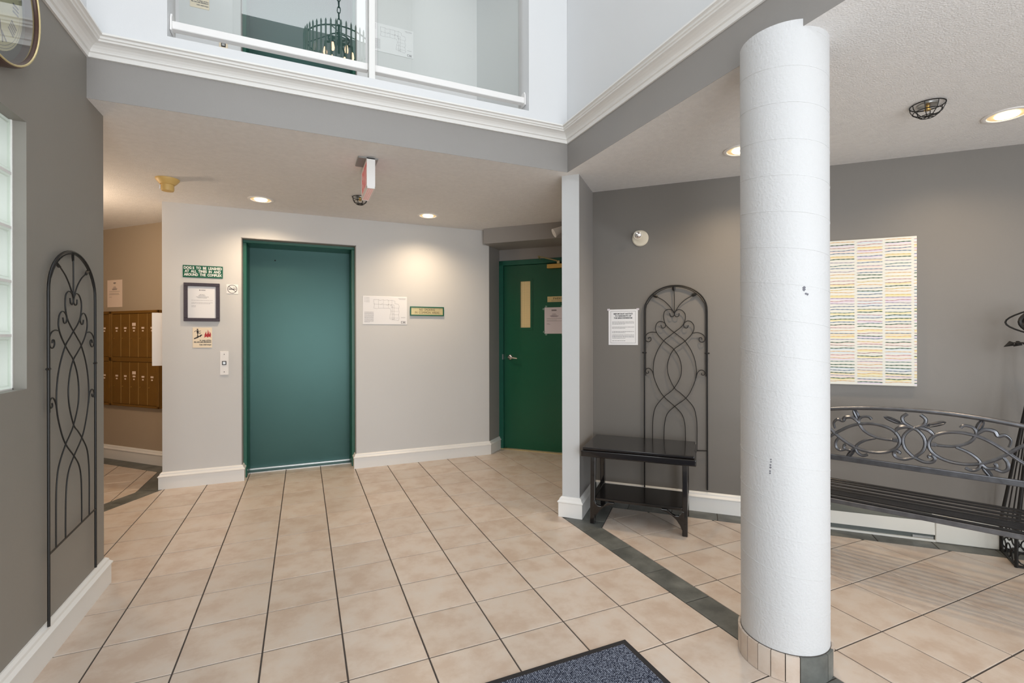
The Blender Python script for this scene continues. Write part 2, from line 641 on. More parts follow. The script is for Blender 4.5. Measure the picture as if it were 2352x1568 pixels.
def slate(poly):
    cx = sum(p[0] for p in poly) / len(poly); cy = sum(p[1] for p in poly) / len(poly)
    q = []
    for p in poly:
        L = math.hypot(p[0] - cx, p[1] - cy)
        q.append((p[0] - cx - (p[0] - cx) / L * 0.0028, p[1] - cy - (p[1] - cy) / L * 0.0028))
    t = MB(); bevel_prism(t, q, 0.0)
    o = t.obj('border_tile', M['slate'], floor); o.location = (cx, cy, random.uniform(-.0004, .0003))
    return o


y = 2.733
while y > -1.9:
    slate([(BX0, y), (BX1, y), (BX1, y - 0.3115), (BX0, y - 0.3115)]); y -= 0.3115
slate([(BX0, 2.733), (BX1, 2.733), (1.925, 2.805), (1.795, 2.935), (BX0, 2.985)])
slate([(1.925, 2.805), ST(5.17, -0.879), ST(5.40, -1.11), (1.795, 2.935)])
tt = [-0.879, -0.72]
t0_ = -0.2785
while t0_ < 5.2:
    tt.append(t0_); t0_ += 0.4385
prev_in, prev_out = -0.879, -1.11
for t_ in tt[1:]:
    slate([ST(5.17, prev_in), ST(5.17, t_), ST(5.40, t_), ST(5.40, prev_out)])
    prev_in = prev_out = t_
# alcove band
slate([(-1.12, 4.90), (-1.12, 5.25), (-1.285, 5.25), (-1.285, 4.965)])
slate([(-1.12, 5.25), (-1.12, 5.62), (-1.285, 5.571), (-1.285, 5.25)])
t_ = -6.86
slate([ST(4.286, -6.856), ST(4.50, -6.74), ST(4.50, -7.2), ST(4.286, -7.2)])
t_ = -7.2
for i in range(6):
    slate([ST(4.286, t_), ST(4.50, t_), ST(4.50, t_ - 0.4385), ST(4.286, t_ - 0.4385)]); t_ -= 0.4385
ub = (-0.505, -0.863)
q0 = P0
for i in range(6):
    q1 = (q0[0] + ub[0] * 0.31, q0[1] + ub[1] * 0.31)
    a0 = (q0[0] + NB[0] * .155, q0[1] + NB[1] * .155); a1 = (q1[0] + NB[0] * .155, q1[1] + NB[1] * .155)
    if i == 0:
        a0 = (-1.285, 4.965)
    slate([q0, q1, a1, a0]); q0 = q1

# ================================================================== WALLS
# --- back wall with the elevator opening
YB = 4.94
OX0, OX1, OZ = -0.515, 0.477, 2.195
wb = MB()
wb.box(-1.107, OX0, YB, 5.64, 0, CE)
wb.prism([(OX1, YB), (1.877, YB), (2.077, 5.14), (2.3, 5.36), (2.3, 5.7), (OX1, 5.7)], 0, CE)
wb.box(OX0, OX1, YB, 5.64, OZ, CE)
struct(wb.obj('wall_back', M['light_wall']))
# grey return between the light wall and the parking door
gr = MB(); gr.prism([ST(6.817 + 0.003, -3.063 + 0.003), (2.077 + 0.003, 5.14 - 0.003), (2.077, 5.14), (1.877, YB)], 0, CE)
gr.prism([(1.8775, 4.9385), (2.0785, 5.1395), (2.077, 5.141), (1.876, 4.94)], 0.0, CE)
struct(gr.obj('wall_return', M['grey_wall']))
# parking door wall with opening: plane S=7.22
DW = MB()
ang = -PI / 4
o_dw = (3.61, 3.61)      # local frame: x along (1,-1)/r2, y outwards, origin at S=7.22,T=0


def loc_a(T):
    return T / R2


dL, dR, dH = -2.165, -1.165, 2.164      # opening in local a
DW.box(-2.19, dL, 0, 0.15, 0, CE); DW.box(dR, -0.55, 0, 0.15, 0, CE); DW.box(dL, dR, 0, 0.15, dH, CE)
o = DW.obj('wall_hallway', M['grey_wall']); o.location = (o_dw[0], o_dw[1], 0); o.rotation_euler = (0, 0, ang); struct(o)
# soffit bulkhead in front of the parking door
sf = MB(); sf.prism([ST(6.622, -3.062), ST(6.622, -1.314), ST(7.22, -1.314), ST(7.22, -3.1), (1.88, 4.945)], 2.291, CE - 0.001)
struct(sf.obj('ceiling_soffit', M['grey_wall']))

# --- wing wall (45 degrees) with light painted end
wg = MB(); wg.prism([ST(4.7465, -1.314), ST(4.7465, -1.135), ST(5.41, -1.135), ST(7.4, -1.135), ST(7.4, -1.314)], 0, CE)
struct(wg.obj('wall_wing', M['grey_wall']))
we = MB(); we.prism([ST(4.745, -1.3145), ST(4.745, -1.1345), ST(4.749, -1.1345), ST(4.749, -1.3145)], 0, CE)
struct(we.obj('trim_post_face', mat('pale_post_paint', (196, 198, 199), 0.5, bump=0.1, bscale=200)))

# --- right wall S=5.41
wr = MB(); wr.prism([ST(5.41, -1.135), ST(5.41, 6.2), ST(5.65, 6.2), ST(5.65, -1.135)], 0, CE)
struct(wr.obj('wall_right', M['shaded_wall']))

# --- left wall X=-0.96 with the glass block window
GY0, GY1, GZ0, GZ1 = 1.58, 2.393, 1.103, 2.112
wl = MB()
X0, X1 = -1.16, -0.96
wl.box(X0, X1, -2.3, GY0, 0, 2.66); wl.box(X0, X1, GY1, 2.943, 0, 2.66)
wl.box(X0, X1, GY0, GY1, 0, GZ0); wl.box(X0, X1, GY0, GY1, GZ1, 2.66)
wl.box(X0, X1, 2.943, 3.152, 0, CE)
wl.box(-3.4, X0, 3.0, 3.152, 0, CE)
struct(wl.obj('wall_left', M['left_wall']))
# window of glass blocks
wf = MB()
for yy in (GY0 + 0.199, GY0 + 0.199 * 2 + 0.004, GY0 + 0.199 * 3 + .008):
    wf.box(-1.085, -1.000, yy, yy + 0.008, GZ0, GZ1)
for k in range(1, 5):
    zz = GZ0 + k * 0.2018
    wf.box(-1.085, -1.000, GY0, GY1, zz - 0.005, zz + 0.005)
wf.box(-1.085, -0.9985, GY1 - 0.006, GY1, GZ0, GZ1); wf.box(-1.085, -0.9985, GY0, GY1, GZ0, GZ0 + 0.005)
win1 = struct(wf.obj('window_1', M['trim']))
gb = MB()
nb = 6
# pillowed glass face, recessed border
bw, bh = 0.0965, 0.0965
prof = [(1.0, 0.0), (1.0, 0.008), (0.90, 0.0085), (0.86, 0.004), (0.80, 0.006), (0.0, 0.008)]
vs = []; fs = []
for (k, d) in prof[:-1]:
    vs += [(d, -bw * k, -bh * k), (d, bw * k, -bh * k), (d, bw * k, bh * k), (d, -bw * k, bh * k)]
L = len(prof) - 1
for i in range(L - 1):
    for j in range(4):
        fs.append((i * 4 + j, i * 4 + (j + 1) % 4, (i + 1) * 4 + (j + 1) % 4, (i + 1) * 4 + j))
fs.append(tuple((L - 1) * 4 + j for j in range(4)))
gb.add(vs, fs)
gb_me = gb.mesh('glass_block', M['glass_block'])
for c in range(4):
    for r in range(5):
        o = link('glass_block', gb_me, win1)
        o.location = (-1.010, GY0 + 0.0995 + c * 0.2033, GZ0 + 0.1009 + r * 0.2018)

# --- mail alcove walls
wm = MB(); wm.prism([ST(4.53, -6.744), ST(4.53, -11.0), ST(4.75, -11.0), ST(4.75, -6.6)], 0, CE)
struct(wm.obj('wall_alcove', M['alcove_wall']))
wa = MB(); wa.box(-3.4, -3.2, 3.15, 8.0, 0, CE)
struct(wa.obj('wall_alcove_left', M['alcove_wall']))

# --- lower ceiling and the beams round the open atrium
ce = MB()
ce.box(-3.4, 5.8, 2.9445, 8.0, CE, 2.62)
ce.box(1.7135, 5.8, -2.3, 2.9445, CE, 2.62)
struct(ce.obj('ceiling', M['ceiling']))
bm_ = MB()
bm_.box(-0.96, 1.712, 2.943, 2.944 + 0.0005, CE - 0.0005, 2.66)
struct(bm_.obj('wall_beam_back', M['grey_wall']))
bm_ = MB()
bm_.box(1.712, 1.7135, -2.3, 2.943, CE - 0.0005, 2.66)
struct(bm_.obj('wall_beam_right', M['grey_wall']))

# --- upper atrium walls
HT = 7.6
WX0, WX1, WZ0, WZ1 = -0.636, 1.412, 2.835, 5.0
uw = MB()
uw.box(-0.96, WX0, 2.944, 3.12, 2.66, HT); uw.box(WX1, 1.712, 2.944, 3.12, 2.66, HT)
uw.box(WX0, WX1, 2.944, 3.12, 2.66, WZ0); uw.box(WX0, WX1, 2.944, 3.12, WZ1, HT)
struct(uw.obj('wall_upper_back', M['white_wall']))
uw = MB(); uw.box(1.713, 1.9, -2.3, 3.12, 2.66, HT)
struct(uw.obj('wall_upper_right', M['white_wall']))
uw = MB()
cy0, cy1, cz0, cz1 = -2.0, 0.8, 3.78, 4.22  # opening cut for the added strip light, out of view
uw.box(-1.16, -0.96, -2.3, cy0, 2.66, HT); uw.box(-1.16, -0.96, cy1, 3.12, 2.66, HT)
uw.box(-1.16, -0.96, cy0, cy1, 2.66, cz0); uw.box(-1.16, -0.96, cy0, cy1, cz1, HT)
struct(uw.obj('wall_upper_left', M['white_wall']))
uw = MB()
uw.box(-1.16, 1.9, -2.3, -2.15, 2.5, 6.17); uw.box(-1.16, 1.9, -2.3, -2.15, 7.5, HT)
uw.box(-1.16, -0.86, -2.3, -2.15, 6.17, 7.5); uw.box(1.03, 1.9, -2.3, -2.15, 6.17, 7.5)
uw.box(-1.16, -0.9, -2.3, -2.15, 0, 2.5); uw.box(1.6, 2.0, -2.3, -2.15, 0, 2.5); uw.box(4.6, 5.8, -2.3, -2.15, 0, 2.5)
uw.box(1.9, 5.8, -2.3, -2.15, 2.4, 2.8)
for xx in (0.33,):
    uw.box(xx, xx + 0.05, -2.25, -2.2, 0, 2.5)
struct(uw.obj('wall_front', M['white_wall']))
uw = MB()
uw.box(-1.16, 1.9, 2.2, 3.12, HT, HT + 0.2); uw.box(-1.16, 1.9, -2.3, -1.6, HT, HT + 0.2)
uw.box(-1.16, -0.8, -1.6, 2.2, HT, HT + 0.2); uw.box(1.55, 1.9, -1.6, 2.2, HT, HT + 0.2)
struct(uw.obj('ceiling_atrium', M['white_wall']))
uw = MB(); uw.box(5.6, 5.8, -2.3, 0.2, 0, CE)
struct(uw.obj('wall_far_right', M['shaded_wall']))

# --- crown moulding round the atrium
CP = [(0, 2.652), (0.010, 2.652), (0.013, 2.672), (0.021, 2.676), (0.021, 2.682), (0.026, 2.690), (0.036, 2.700), (0.050, 2.707), (0.066, 2.710),
      (0.067, 2.718), (0.075, 2.720), (0.076, 2.730), (0.088, 2.733), (0.088, 2.742), (0, 2.742)]
struct(sweep([(-0.96, -2.15), (-0.96, 2.943), (1.712, 2.943), (1.712, -2.15)], CP).obj('trim_1', M['trim'], smooth=False))

# --- skirting boards
BP = [(0, 0), (0.024, 0), (0.024, 0.100), (0.030, 0.104), (0.030, 0.110), (0.018, 0.122), (0.016, 0.132), (0.006, 0.142), (0, 0.142)]
struct(sweep([(-0.96, -2.15), (-0.96, 3.152), (-1.6, 3.152)], BP).obj('baseboard_left', M['trim']))
struct(sweep([(-1.107, 5.62), (-1.107, YB), (OX0, YB), (OX0, 5.03)], BP).obj('baseboard_back', M['trim']))
struct(sweep([(OX1, 5.03), (OX1, YB), (1.877, YB), (2.069, 5.132)], BP).obj('baseboard_back_right', M['trim']))
struct(sweep([ST(4.53, -10.5), ST(4.53, -6.75)], BP).obj('baseboard_alcove', M['trim']))
struct(sweep([ST(7.1, -1.314), ST(4.745, -1.314), ST(4.745, -1.135), ST(5.41, -1.135), ST(5.41, 0.86)], BP).obj('baseboard_right', M['trim']))

# --- atrium window onto the second floor corridor
w2 = MB()
w2.box(0.362, 0.398, 2.965, 3.03, WZ0, WZ1)
win2 = struct(w2.obj('window_2', M['trim'], bevel=0.002))
for (xa, xb) in ((-0.634, 0.361), (0.399, 1.410)):
    r = MB(); r.box(xa, xb, 2.998, 3.042, 2.909, 2.950)
    r.obj('guard_rail', M['white_plastic'], win2, bevel=0.003)
    r = MB(); r.box(xa + 0.02, xb - 0.02, 3.03, 3.06, 2.937, 2.949)
    r.obj('glazing_channel', M['steel'], win2)
for xx in (-0.634, 1.400):
    r = MB(); r.prism([(2.985, 2.895), (3.055, 2.895), (3.055, 2.96), (3.035, 2.985), (3.0, 2.985), (2.985, 2.96)], xx, xx + 0.009, axis='x')
    r.obj('bracket', M['white_plastic'], win2)
for (xa, xb) in ((-0.606, 0.352), (0.425, 1.386)):
    r = MB(); r.box(xa, xb, 3.050, 3.056, 2.945, WZ1 - 0.02)
    r.obj('pane', M['glass'], win2)

# --- second floor
up_ = MB(); up_.box(-1.16, 4.0, 3.12, 5.7, 2.82, 2.835)
struct(up_.obj('floor_upstairs', M['alcove_wall']))
UZ = 2.83
UX0, UX1 = -0.515, 0.489
up_ = MB()
up_.box(-2.2, UX0, YB, 5.1, UZ, 5.4); up_.box(UX1, 1.74, YB, 5.1, UZ, 5.4); up_.box(UX0, UX1, YB, 5.1, UZ + 2.195, 5.4)
struct(up_.obj('wall_upstairs', M['white_wall']))
up_ = MB(); up_.prism([(1.74, 4.94), (3.1, 3.58), (3.2, 3.7), (1.8, 5.08)], UZ, 5.4)
struct(up_.obj('wall_upstairs_right', mat('white_wall_paint_shaded', (205, 208, 210), 0.6)))  # the white wall's shading, put into a greyer colour
up_ = MB(); up_.box(-2.2, 3.2, 3.12, 5.5, 5.4, 5.5)
struct(up_.obj('ceiling_upstairs', M['white_wall']))
up_ = MB(); up_.box(-2.3, -2.2, 3.12, 5.5, UZ, 5.4)
struct(up_.obj('wall_upstairs_left', M['white_wall']))


# ================================================================== DOORS
def elevator_door(name, z0, x0, x1, yb):
    fr = MB()
    h = 2.195; wd = 0.035
    fr.box(x0, x0 + wd, yb + 0.085, 5.33, z0, z0 + h - 0.03)
    fr.box(x1 - wd, x1, yb + 0.085, 5.33, z0, z0 + h - 0.03)
    fr.box(x0, x1, yb + 0.085, 5.33, z0 + h - 0.03, z0 + h)
    d = struct(fr.obj(name, M['frame_green'], bevel=0.003))
    # thin steel bead round the opening edge
    b = MB()
    for (a, c, e, f) in ((x0, x0 + 0.007, z0, z0 + h), (x1 - 0.007, x1, z0, z0 + h), (x0, x1, z0 + h - 0.006, z0 + h)):
        b.box(a, c, yb - 0.002, yb + 0.084, e if a == x0 and c != x1 or a != x0 else e, f)
    b.obj('edge_bead', M['grey_wall'], d)
    p = MB(); p.box(x0 + wd, x1 - wd, 5.298, 5.33, z0 + 0.012, z0 + h - 0.03)
    p.obj('door_panel', M['teal_door'], d)
    s = MB(); s.box(x0 + wd, x1 - wd, 5.16, 5.30, z0 - 0.002, z0 + 0.006)
    s.box(x0 + wd, x1 - wd, 5.285, 5.298, z0, z0 + 0.011)
    s.obj('door_sill', M['steel'], d)
    k = MB(); k.lathe([(0.007, 5.2965), (0.006, 5.295), (0.0, 5.2975)], -0.257, z0 + 2.054, seg=12, axis='y')
    k.obj('key_hole', M['ink'], d)
    return d


elevator_door('door_1', 0.0, OX0, OX1, YB)
elevator_door('door_3', UZ, UX0, UX1, YB)

# parking door
o2 = bpy.data.objects.new('door_2', None); COL.objects.link(o2)
o2.location = (3.61, 3.61, 0); o2.rotation_euler = (0, 0, ang); struct(o2)
f = MB()
f.box(dL, dL + 0.055, -0.012, 0.12, 0, dH); f.box(dR - 0.055, dR, -0.012, 0.12, 0, dH); f.box(dL, dR, -0.012, 0.12, dH - 0.055, dH)
f.box(dL + 0.05, dR - 0.05, 0.057, 0.075, 1.95, dH - 0.05); f.box(dL + 0.05, dL + 0.075, 0.057, 0.075, 0, dH - 0.05)
f.obj('door_frame', M['frame_green'], o2, bevel=0.003)
a0, a1 = -2.107, -1.223
wa0, wa1, wz0, wz1 = -1.909, -1.785, 1.395, 1.921
p = MB()
p.box(a0, wa0, 0.012, 0.055, 0.012, 2.106); p.box(wa1, a1, 0.012, 0.055, 0.012, 2.106)
p.box(wa0, wa1, 0.012, 0.055, 0.012, wz0); p.box(wa0, wa1, 0.012, 0.055, wz1, 2.106)
dp = p.obj('door_panel', M['green_door'], o2)
p = MB()
bw_ = 0.028
for (xa, xb, za, zb) in ((wa0 - bw_, wa0, wz0 - bw_, wz1 + bw_), (wa1, wa1 + bw_, wz0 - bw_, wz1 + bw_), (wa0, wa1, wz0 - bw_, wz0), (wa0, wa1, wz1, wz1 + bw_)):
    p.box(xa, xb, 0.006, 0.0125, za, zb)
p.obj('vision_frame', M['green_door'], o2)
p = MB(); p.box(wa0, wa1, 0.030, 0.034, wz0, wz1)
pn = p.obj('pane', mat('wired_glass', (212, 190, 142), 0.3, emit=(225, 196, 140), es=0.16, bump=0.1, bscale=120), o2)
wi = MB()
k = wa0
while k < wa1:
    wi.box(k, k + 0.001, 0.0285, 0.0298, wz0, wz1); k += 0.0125
k = wz0
while k < wz1:
    wi.box(wa0, wa1, 0.0285, 0.0298, k, k + 0.001); k += 0.0125
wi.obj('wire_mesh', mat('glass_wire', (150, 125, 85), 0.5), o2)
h = MB(); h.lathe([(0.031, 0.012), (0.031, 0.004), (0.026, -0.002), (0.014, -0.006), (0.012, -0.03), (0.0, -0.032)], -2.034, 1.057, seg=24, axis='y')
h.tube([(-2.034, -0.03, 1.057), (-2.034, -0.048, 1.057), (-2.0, -0.052, 1.054), (-1.925, -0.05, 1.046)], [0.01, 0.010, 0.0085, 0.007], 8)
h.obj('door_handle', M['chrome'], o2, smooth=True)
h = MB(); h.box(-2.122, -2.110, -0.014, 0.0, 1.03, 1.09)
h.obj('strike_plate', M['steel'], o2)
cl = MB(); cl.box(-1.575, -1.33, -0.045, 0.012, 2.045, 2.095)
c_ = cl.obj('door_closer', M['brass'], o2, bevel=0.006, seg=2)
cl = MB(); cl.box(-1.46, -1.43, -0.04, -0.01, 2.095, 2.125); cl.tube([(-1.445, -0.03, 2.122), (-1.62, -0.20, 2.158), (-1.62, -0.205, 2.15)], 0.007, 6)
cl.tube([(-1.62, -0.20, 2.155), (-1.66, -0.02, 2.158)], 0.006, 6)
cl.obj('closer_arm', M['gold'], o2)
th = MB(); th.box(dL, dR, -0.02, 0.13, -0.002, 0.008)
th.obj('threshold', M['gold'], o2)

# ================================================================== COLUMN
CX, CY, CR = 1.787, 1.341, 0.158
colr = thing('column', 'round white rough-painted column with a spiral seam and tiled foot', 'column', (CX, CY, 0))
c = MB()
seg = 72
zs = [0.1] + [0.1 + 0.098 * i for i in range(1, 24)] + [CE + 0.002]
for z_ in zs:
    for k in range(seg):
        a = 2 * PI * k / seg
        c.v.append((CR * math.cos(a), CR * math.sin(a), z_))
for i in range(len(zs) - 1):
    for k in range(seg):
        k2 = (k + 1) % seg
        c.f.append((i * seg + k, i * seg + k2, (i + 1) * seg + k2, (i + 1) * seg + k)); c.mi.append(0)
c.obj('shaft', M['column'], colr, smooth=True)
# the slice standing out past the beam runs a little higher, in front of it
sl = MB()
xl = 1.7115 - CX
a0_ = math.acos(xl / CR)
pts = [(CR * math.cos(a0_ + (2 * PI - 2 * a0_) * i / 24), CR * math.sin(a0_ + (2 * PI - 2 * a0_) * i / 24)) for i in range(25)]
sl.prism(pts, CE - 0.01, 2.482)
sl.obj('shaft_lip', M['column'], colr)
# spiral seam
sm_ = MB(); pts = []
zt = 0.16; a = 2.2
while zt < 2.44:
    pts.append(((CR + 0.0002) * math.cos(a), (CR + 0.0002) * math.sin(a), zt)); a -= 2 * PI / 40; zt += 0.137 / 40
sm_.tube(pts, 0.0010, 5)
sm_.obj('spiral_seam', M['column'], colr, smooth=True)
# chips in the paint
ch = MB()
for (aa, zz, s_) in ((-2.06, 1.475, .006), (-2.02, 1.458, .004), (-1.98, 1.452, .004), (-2.78, 0.80, .006), (-2.79, .775, .005), (-2.77, .82, .004)):
    for j in range(2):
        r0 = CR + 0.0006
        w_ = s_ * random.uniform(.6, 1.2)
        aw = w_ / CR
        zc = zz + random.uniform(-.006, .006)
        ch.add([(r0 * math.cos(aa - aw), r0 * math.sin(aa - aw), zc), (r0 * math.cos(aa), r0 * math.sin(aa), zc - w_), (r0 * math.cos(aa + aw), r0 * math.sin(aa + aw), zc + w_ * .3), (r0 * math.cos(aa), r0 * math.sin(aa), zc + w_)], [(0, 1, 2, 3)])
ch.obj('paint_chips', mat('bare_cardboard', (112, 112, 120), 0.9), colr)
# foot: ring of small tiles, cream with a dark run where the border passes
core = MB(); core.lathe([(0.160, 0.0), (0.160, 0.103)], seg=48)
core.obj('grout_ring', M['grout'], colr)


def arc_tile(a0, a1, m_, nm):
    t = MB(); n = max(2, int((a1 - a0) / 0.12) + 1); r0, r1 = 0.159, 0.169
    for zz in (0.001, 0.101):
        for r_ in (r0, r1):
            for i in range(n + 1):
                a = a0 + (a1 - a0) * i / n
                t.v.append((r_ * math.cos(a), r_ * math.sin(a), zz))
    m1 = n + 1
    for i in range(n):
        t.f.append((m1 + i, m1 + i + 1, 3 * m1 + i + 1, 3 * m1 + i)); t.mi.append(0)
        t.f.append((2 * m1 + i, 3 * m1 + i, 3 * m1 + i + 1, 2 * m1 + i + 1)); t.mi.append(0)
    t.f.append((0, m1, 3 * m1, 2 * m1)); t.mi.append(0)
    t.f.append((n, 2 * m1 + n, 3 * m1 + n, m1 + n)); t.mi.append(0)
    return t.obj(nm, m_, colr, smooth=True)


# angles: camera lies toward the direction (-1.787,-1.341)
def edge_angle(u):
    d = fwd + rt0 * ((u - 1176) / FPX)
    best = None
    r_ = 0.169
    A = d.x ** 2 + d.y ** 2; B = -2 * (d.x * CX + d.y * CY); Cq = CX ** 2 + CY ** 2 - r_ ** 2
    disc = B * B - 4 * A * Cq
    if disc < 0:
        disc = 0
    t = (-B - math.sqrt(disc)) / (2 * A)
    return math.atan2(d.y * t - CY, d.x * t - CX)


aD = edge_angle(1837)            # where the dark run begins
g = 0.018
a = aD
dark_end = aD + 1.02
arc_tile(a + g / 2, a + 0.70 - g / 2, M['slate'], 'border_tile'); arc_tile(a + 0.70 + g / 2, dark_end - g / 2, M['slate'], 'border_tile')
a = dark_end
step = (2 * PI - 1.02) / 18.0
for i in range(18):
    arc_tile(a + g / 2, a + step - g / 2, M['tile'], 'tile'); a += step

# ================================================================== TRELLISES
TW = dict(
    scrolls=[
        [(320, 250), (325, 270), (340, 276), (352, 262), (347, 240), (328, 225), (300, 226), (279, 245), (275, 285), (290, 332), (322, 365), (352, 388), (392, 418), (430, 450), (478, 525), (505, 610), (508, 700), (478, 790), (435, 858), (355, 918), (302, 970), (281, 1040), (275, 1150), (275, 1231)],
        [(388, 250), (385, 270), (368, 276), (354, 262), (360, 240), (380, 225), (408, 230), (430, 255), (432, 290), (418, 330), (390, 360), (352, 388), (314, 418), (275, 450), (226, 525), (200, 610), (200, 700), (233, 785), (277, 850), (355, 918), (405, 972), (427, 1040), (432, 1150), (432, 1231)],
        [(254, 335), (262, 355), (276, 357), (288, 345), (285, 325), (265, 312), (240, 313), (220, 333), (215, 370), (235, 408), (277, 450), (314, 480), (350, 510), (388, 570), (404, 640), (395, 710), (352, 785), (316, 820), (277, 850), (222, 912), (200, 970), (192, 1060), (192, 1231)],
        [(454, 335), (447, 353), (433, 355), (421, 340), (426, 320), (446, 306), (470, 309), (491, 333), (492, 370), (470, 410), (430, 450), (390, 480), (350, 510), (318, 562), (302, 630), (311, 700), (352, 785), (394, 820), (435, 858), (488, 920), (508, 990), (514, 1070), (513, 1231)],
        [(222, 390), (185, 388), (152, 400), (138, 425), (144, 450), (165, 457), (181, 444), (178, 427), (166, 426), (163, 438)],
        [(480, 393), (520, 388), (553, 400), (572, 425), (566, 448), (546, 457), (530, 444), (531, 427), (545, 424), (551, 438)],
        [(203, 712), (190, 670), (168, 648), (147, 651), (139, 668), (149, 684), (163, 679), (160, 667)],
        [(508, 715), (518, 676), (540, 656), (562, 661), (571, 678), (561, 692), (548, 688), (547, 676)],
        [(351, 76), (353, 150), (352, 245)],
        [(214, 129), (246, 144), (285, 168), (325, 208), (352, 250)],
        [(496, 118), (468, 132), (430, 155), (390, 193), (356, 245)],
    ],
    leaves=[((350, 72), 90, 42), ((213, 128), -24, 42), ((496, 117), 26, 42)])


def tz(x, yv):
    xf = (x - 130) / 455.0
    return 1.17 - (yv - 535) / (931.6 + 38.4 * xf)


def make_trellis(label, loc, rz, W, group):
    t = thing('garden_trellis', label, 'trellis', loc, rz, group)
    def P(x, y):
        return ((x - 131) / 455.0 * W, 0.0, tz(x, y))
    fr = MB()
    arc = [(131, 1500), (131, 1100), (131, 700), (131, 330), (131, 240)]
    pts = [P(*p) for p in arc]
    zc = tz(131, 240) + 0.0
    r_ = W / 2
    top = 1.684 - 0.006
    for i in range(1, 24):
        a = PI - PI * i / 24
        pts.append((W / 2 + r_ * math.cos(a), 0, zc + (top - zc) * math.sin(a)))
    pts += [P(586, y_) for y_ in (240, 330, 700, 1100, 1512)]
    fr.tube(pts, 0.0052, 8)
    # second thinner rod welded just inside
    inner = []
    for p in pts:
        dx = W / 2 - p[0]
        zc_ = p[2]
        inner.append((p[0] + (0.009 if dx > 0 else -0.009) * (1 if abs(dx) > W * .2 else abs(dx) / (W * .2)), 0.0, zc_ - (0.009 if zc_ > zc + (top - zc) * .3 else 0)))
    fr.tube(inner[2:-2], 0.0028, 6)
    fr.obj('arched_frame', M['black_metal'], t, smooth=True)
    cb = MB(); cb.tube([P(131, 1232), P(360, 1232), P(586, 1232)], 0.004, 6)
    cb.obj('crossbar', M['black_metal'], t, smooth=True)
    for sc in TW['scrolls']:
        w_ = MB()
        w_.tube([P(*p) for p in spline(sc, 5)], 0.0028, 6)
        w_.obj('scroll', M['black_metal'], t, smooth=True)
    for (c_, a_, L_) in TW['leaves']:
        lf = MB(); cx, cy, cz = P(*c_)
        L2 = 0.021; n = 8
        dx, dz = math.cos(math.radians(a_)), math.sin(math.radians(a_))
        vs = []
        for i in range(n + 1):
            s_ = -1 + 2 * i / n
            wd = 0.011 * math.sqrt(max(0, 1 - s_ * s_)) + 0.0008
            px, pz = cx + dx * L2 * s_, cz + dz * L2 * s_
            vs += [(px - dz * wd, 0.002, pz + dx * wd), (px, -0.004, pz), (px + dz * wd, 0.002, pz - dx * wd), (px, 0.004, pz)]
        fs = []
        for i in range(n):
            for j in range(4):
                fs.append((4 * i + j, 4 * i + (j + 1) % 4, 4 * i + 4 + (j + 1) % 4, 4 * i + 4 + j))
        lf.add(vs, fs)
        lf.obj('leaf', M['black_metal'], t)
    for x in (131, 586):
        cp = MB(); cx, cy, cz = P(x, 535)
        cp.tube([(cx - 0.017, 0, cz), (cx - 0.012, 0, cz), (cx + 0.012, 0, cz), (cx + 0.017, 0, cz)], [0.003, 0.0055, 0.0055, 0.003], 8)
        cp.obj('clip', M['black_metal'], t, smooth=True)
    return t


# right wall frame: origin S=5.41,T=0
WR = (2.705, 2.705)


def on_right(a, out, z=0.0):
    """world point at distance a along the right wall, out metres in front of it"""
    return (WR[0] + (a - out) / R2, WR[1] + (-a - out) / R2, z)


x_, y_, _ = on_right(-0.399, 0.020)
make_trellis('black wrought-iron arched trellis on the taupe wall behind the low black table', (x_, y_, 0), -PI / 4, 0.448, 'arched wrought-iron trellises')
make_trellis('black wrought-iron arched trellis on the left wall beside the glass block window', (-0.942, 2.512, 0), PI / 2, 0.474, 'arched wrought-iron trellises')

# ================================================================== LOW BLACK TABLE
tb = thing('side_table', 'glossy black wooden side table with lower shelf and arched ends, beside the post', 'table', on_right(-0.395, 0, 0), -PI / 4)
# local: x along the wall, y into the wall (wall plane y=0); front is negative y
yf, yk = -0.572, -0.105
t = MB(); t.box(-0.362, 0.362, yf, yk, 0.512, 0.532)
t.obj('table_top', M['black_wood'], tb, bevel=0.006, seg=3)
t = MB(); t.box(-0.372, 0.372, yf - 0.010, yk + 0.006, 0.468, 0.5115)
t.obj('apron', M['black_wood'], tb, bevel=0.007, seg=3)
for sx in (-0.318, 0.285):
    e = MB()
    y0, y1 = yf + 0.030, yk - 0.010     # foot front / back
    H = 0.468
    ym = (y0 + y1) / 2
    outer = [(y0, 0.0), (y0 + 0.045, 0.0), (y0 + 0.062, 0.135), (y1 - 0.062, 0.135), (y1 - 0.045, 0.0), (y1, 0.0), (y1 - 0.030, H), (y1 - 0.078, H), (y1 - 0.060, 0.185), (y0 + 0.060, 0.185), (y0 + 0.078, H), (y0 + 0.030, H)]
    e.prism(outer, sx, sx + 0.034, axis='x')
    e.obj('end_frame', M['black_wood'], tb, bevel=0.005, seg=2)
for sg, xi in ((1, -0.2845), (-1, 0.2855)):
    for yy in (yf + 0.034, yk - 0.044):
        br = MB()
        pts = [(-0.012, 0.004), (0.000, 0.035), (0.014, 0.068), (0.036, 0.100), (0.066, 0.126), (0.100, 0.143), (0.132, 0.150), (0.132, 0.1595), (0.092, 0.1595), (0.080, 0.148), (0.062, 0.133), (0.042, 0.126), (0.020, 0.128), (0.006, 0.140), (0.0, 0.158), (-0.012, 0.158)]
        br.prism([(xi + sg * p[0], p[1]) for p in pts], yy, yy + 0.026, axis='y')
        br.obj('bracket', M['black_wood'], tb, bevel=0.003)
t = MB(); t.box(-0.284, 0.286, yf + 0.045, yk - 0.07, 0.160, 0.180)
t.obj('shelf', M['black_wood'], tb, bevel=0.004, seg=2)

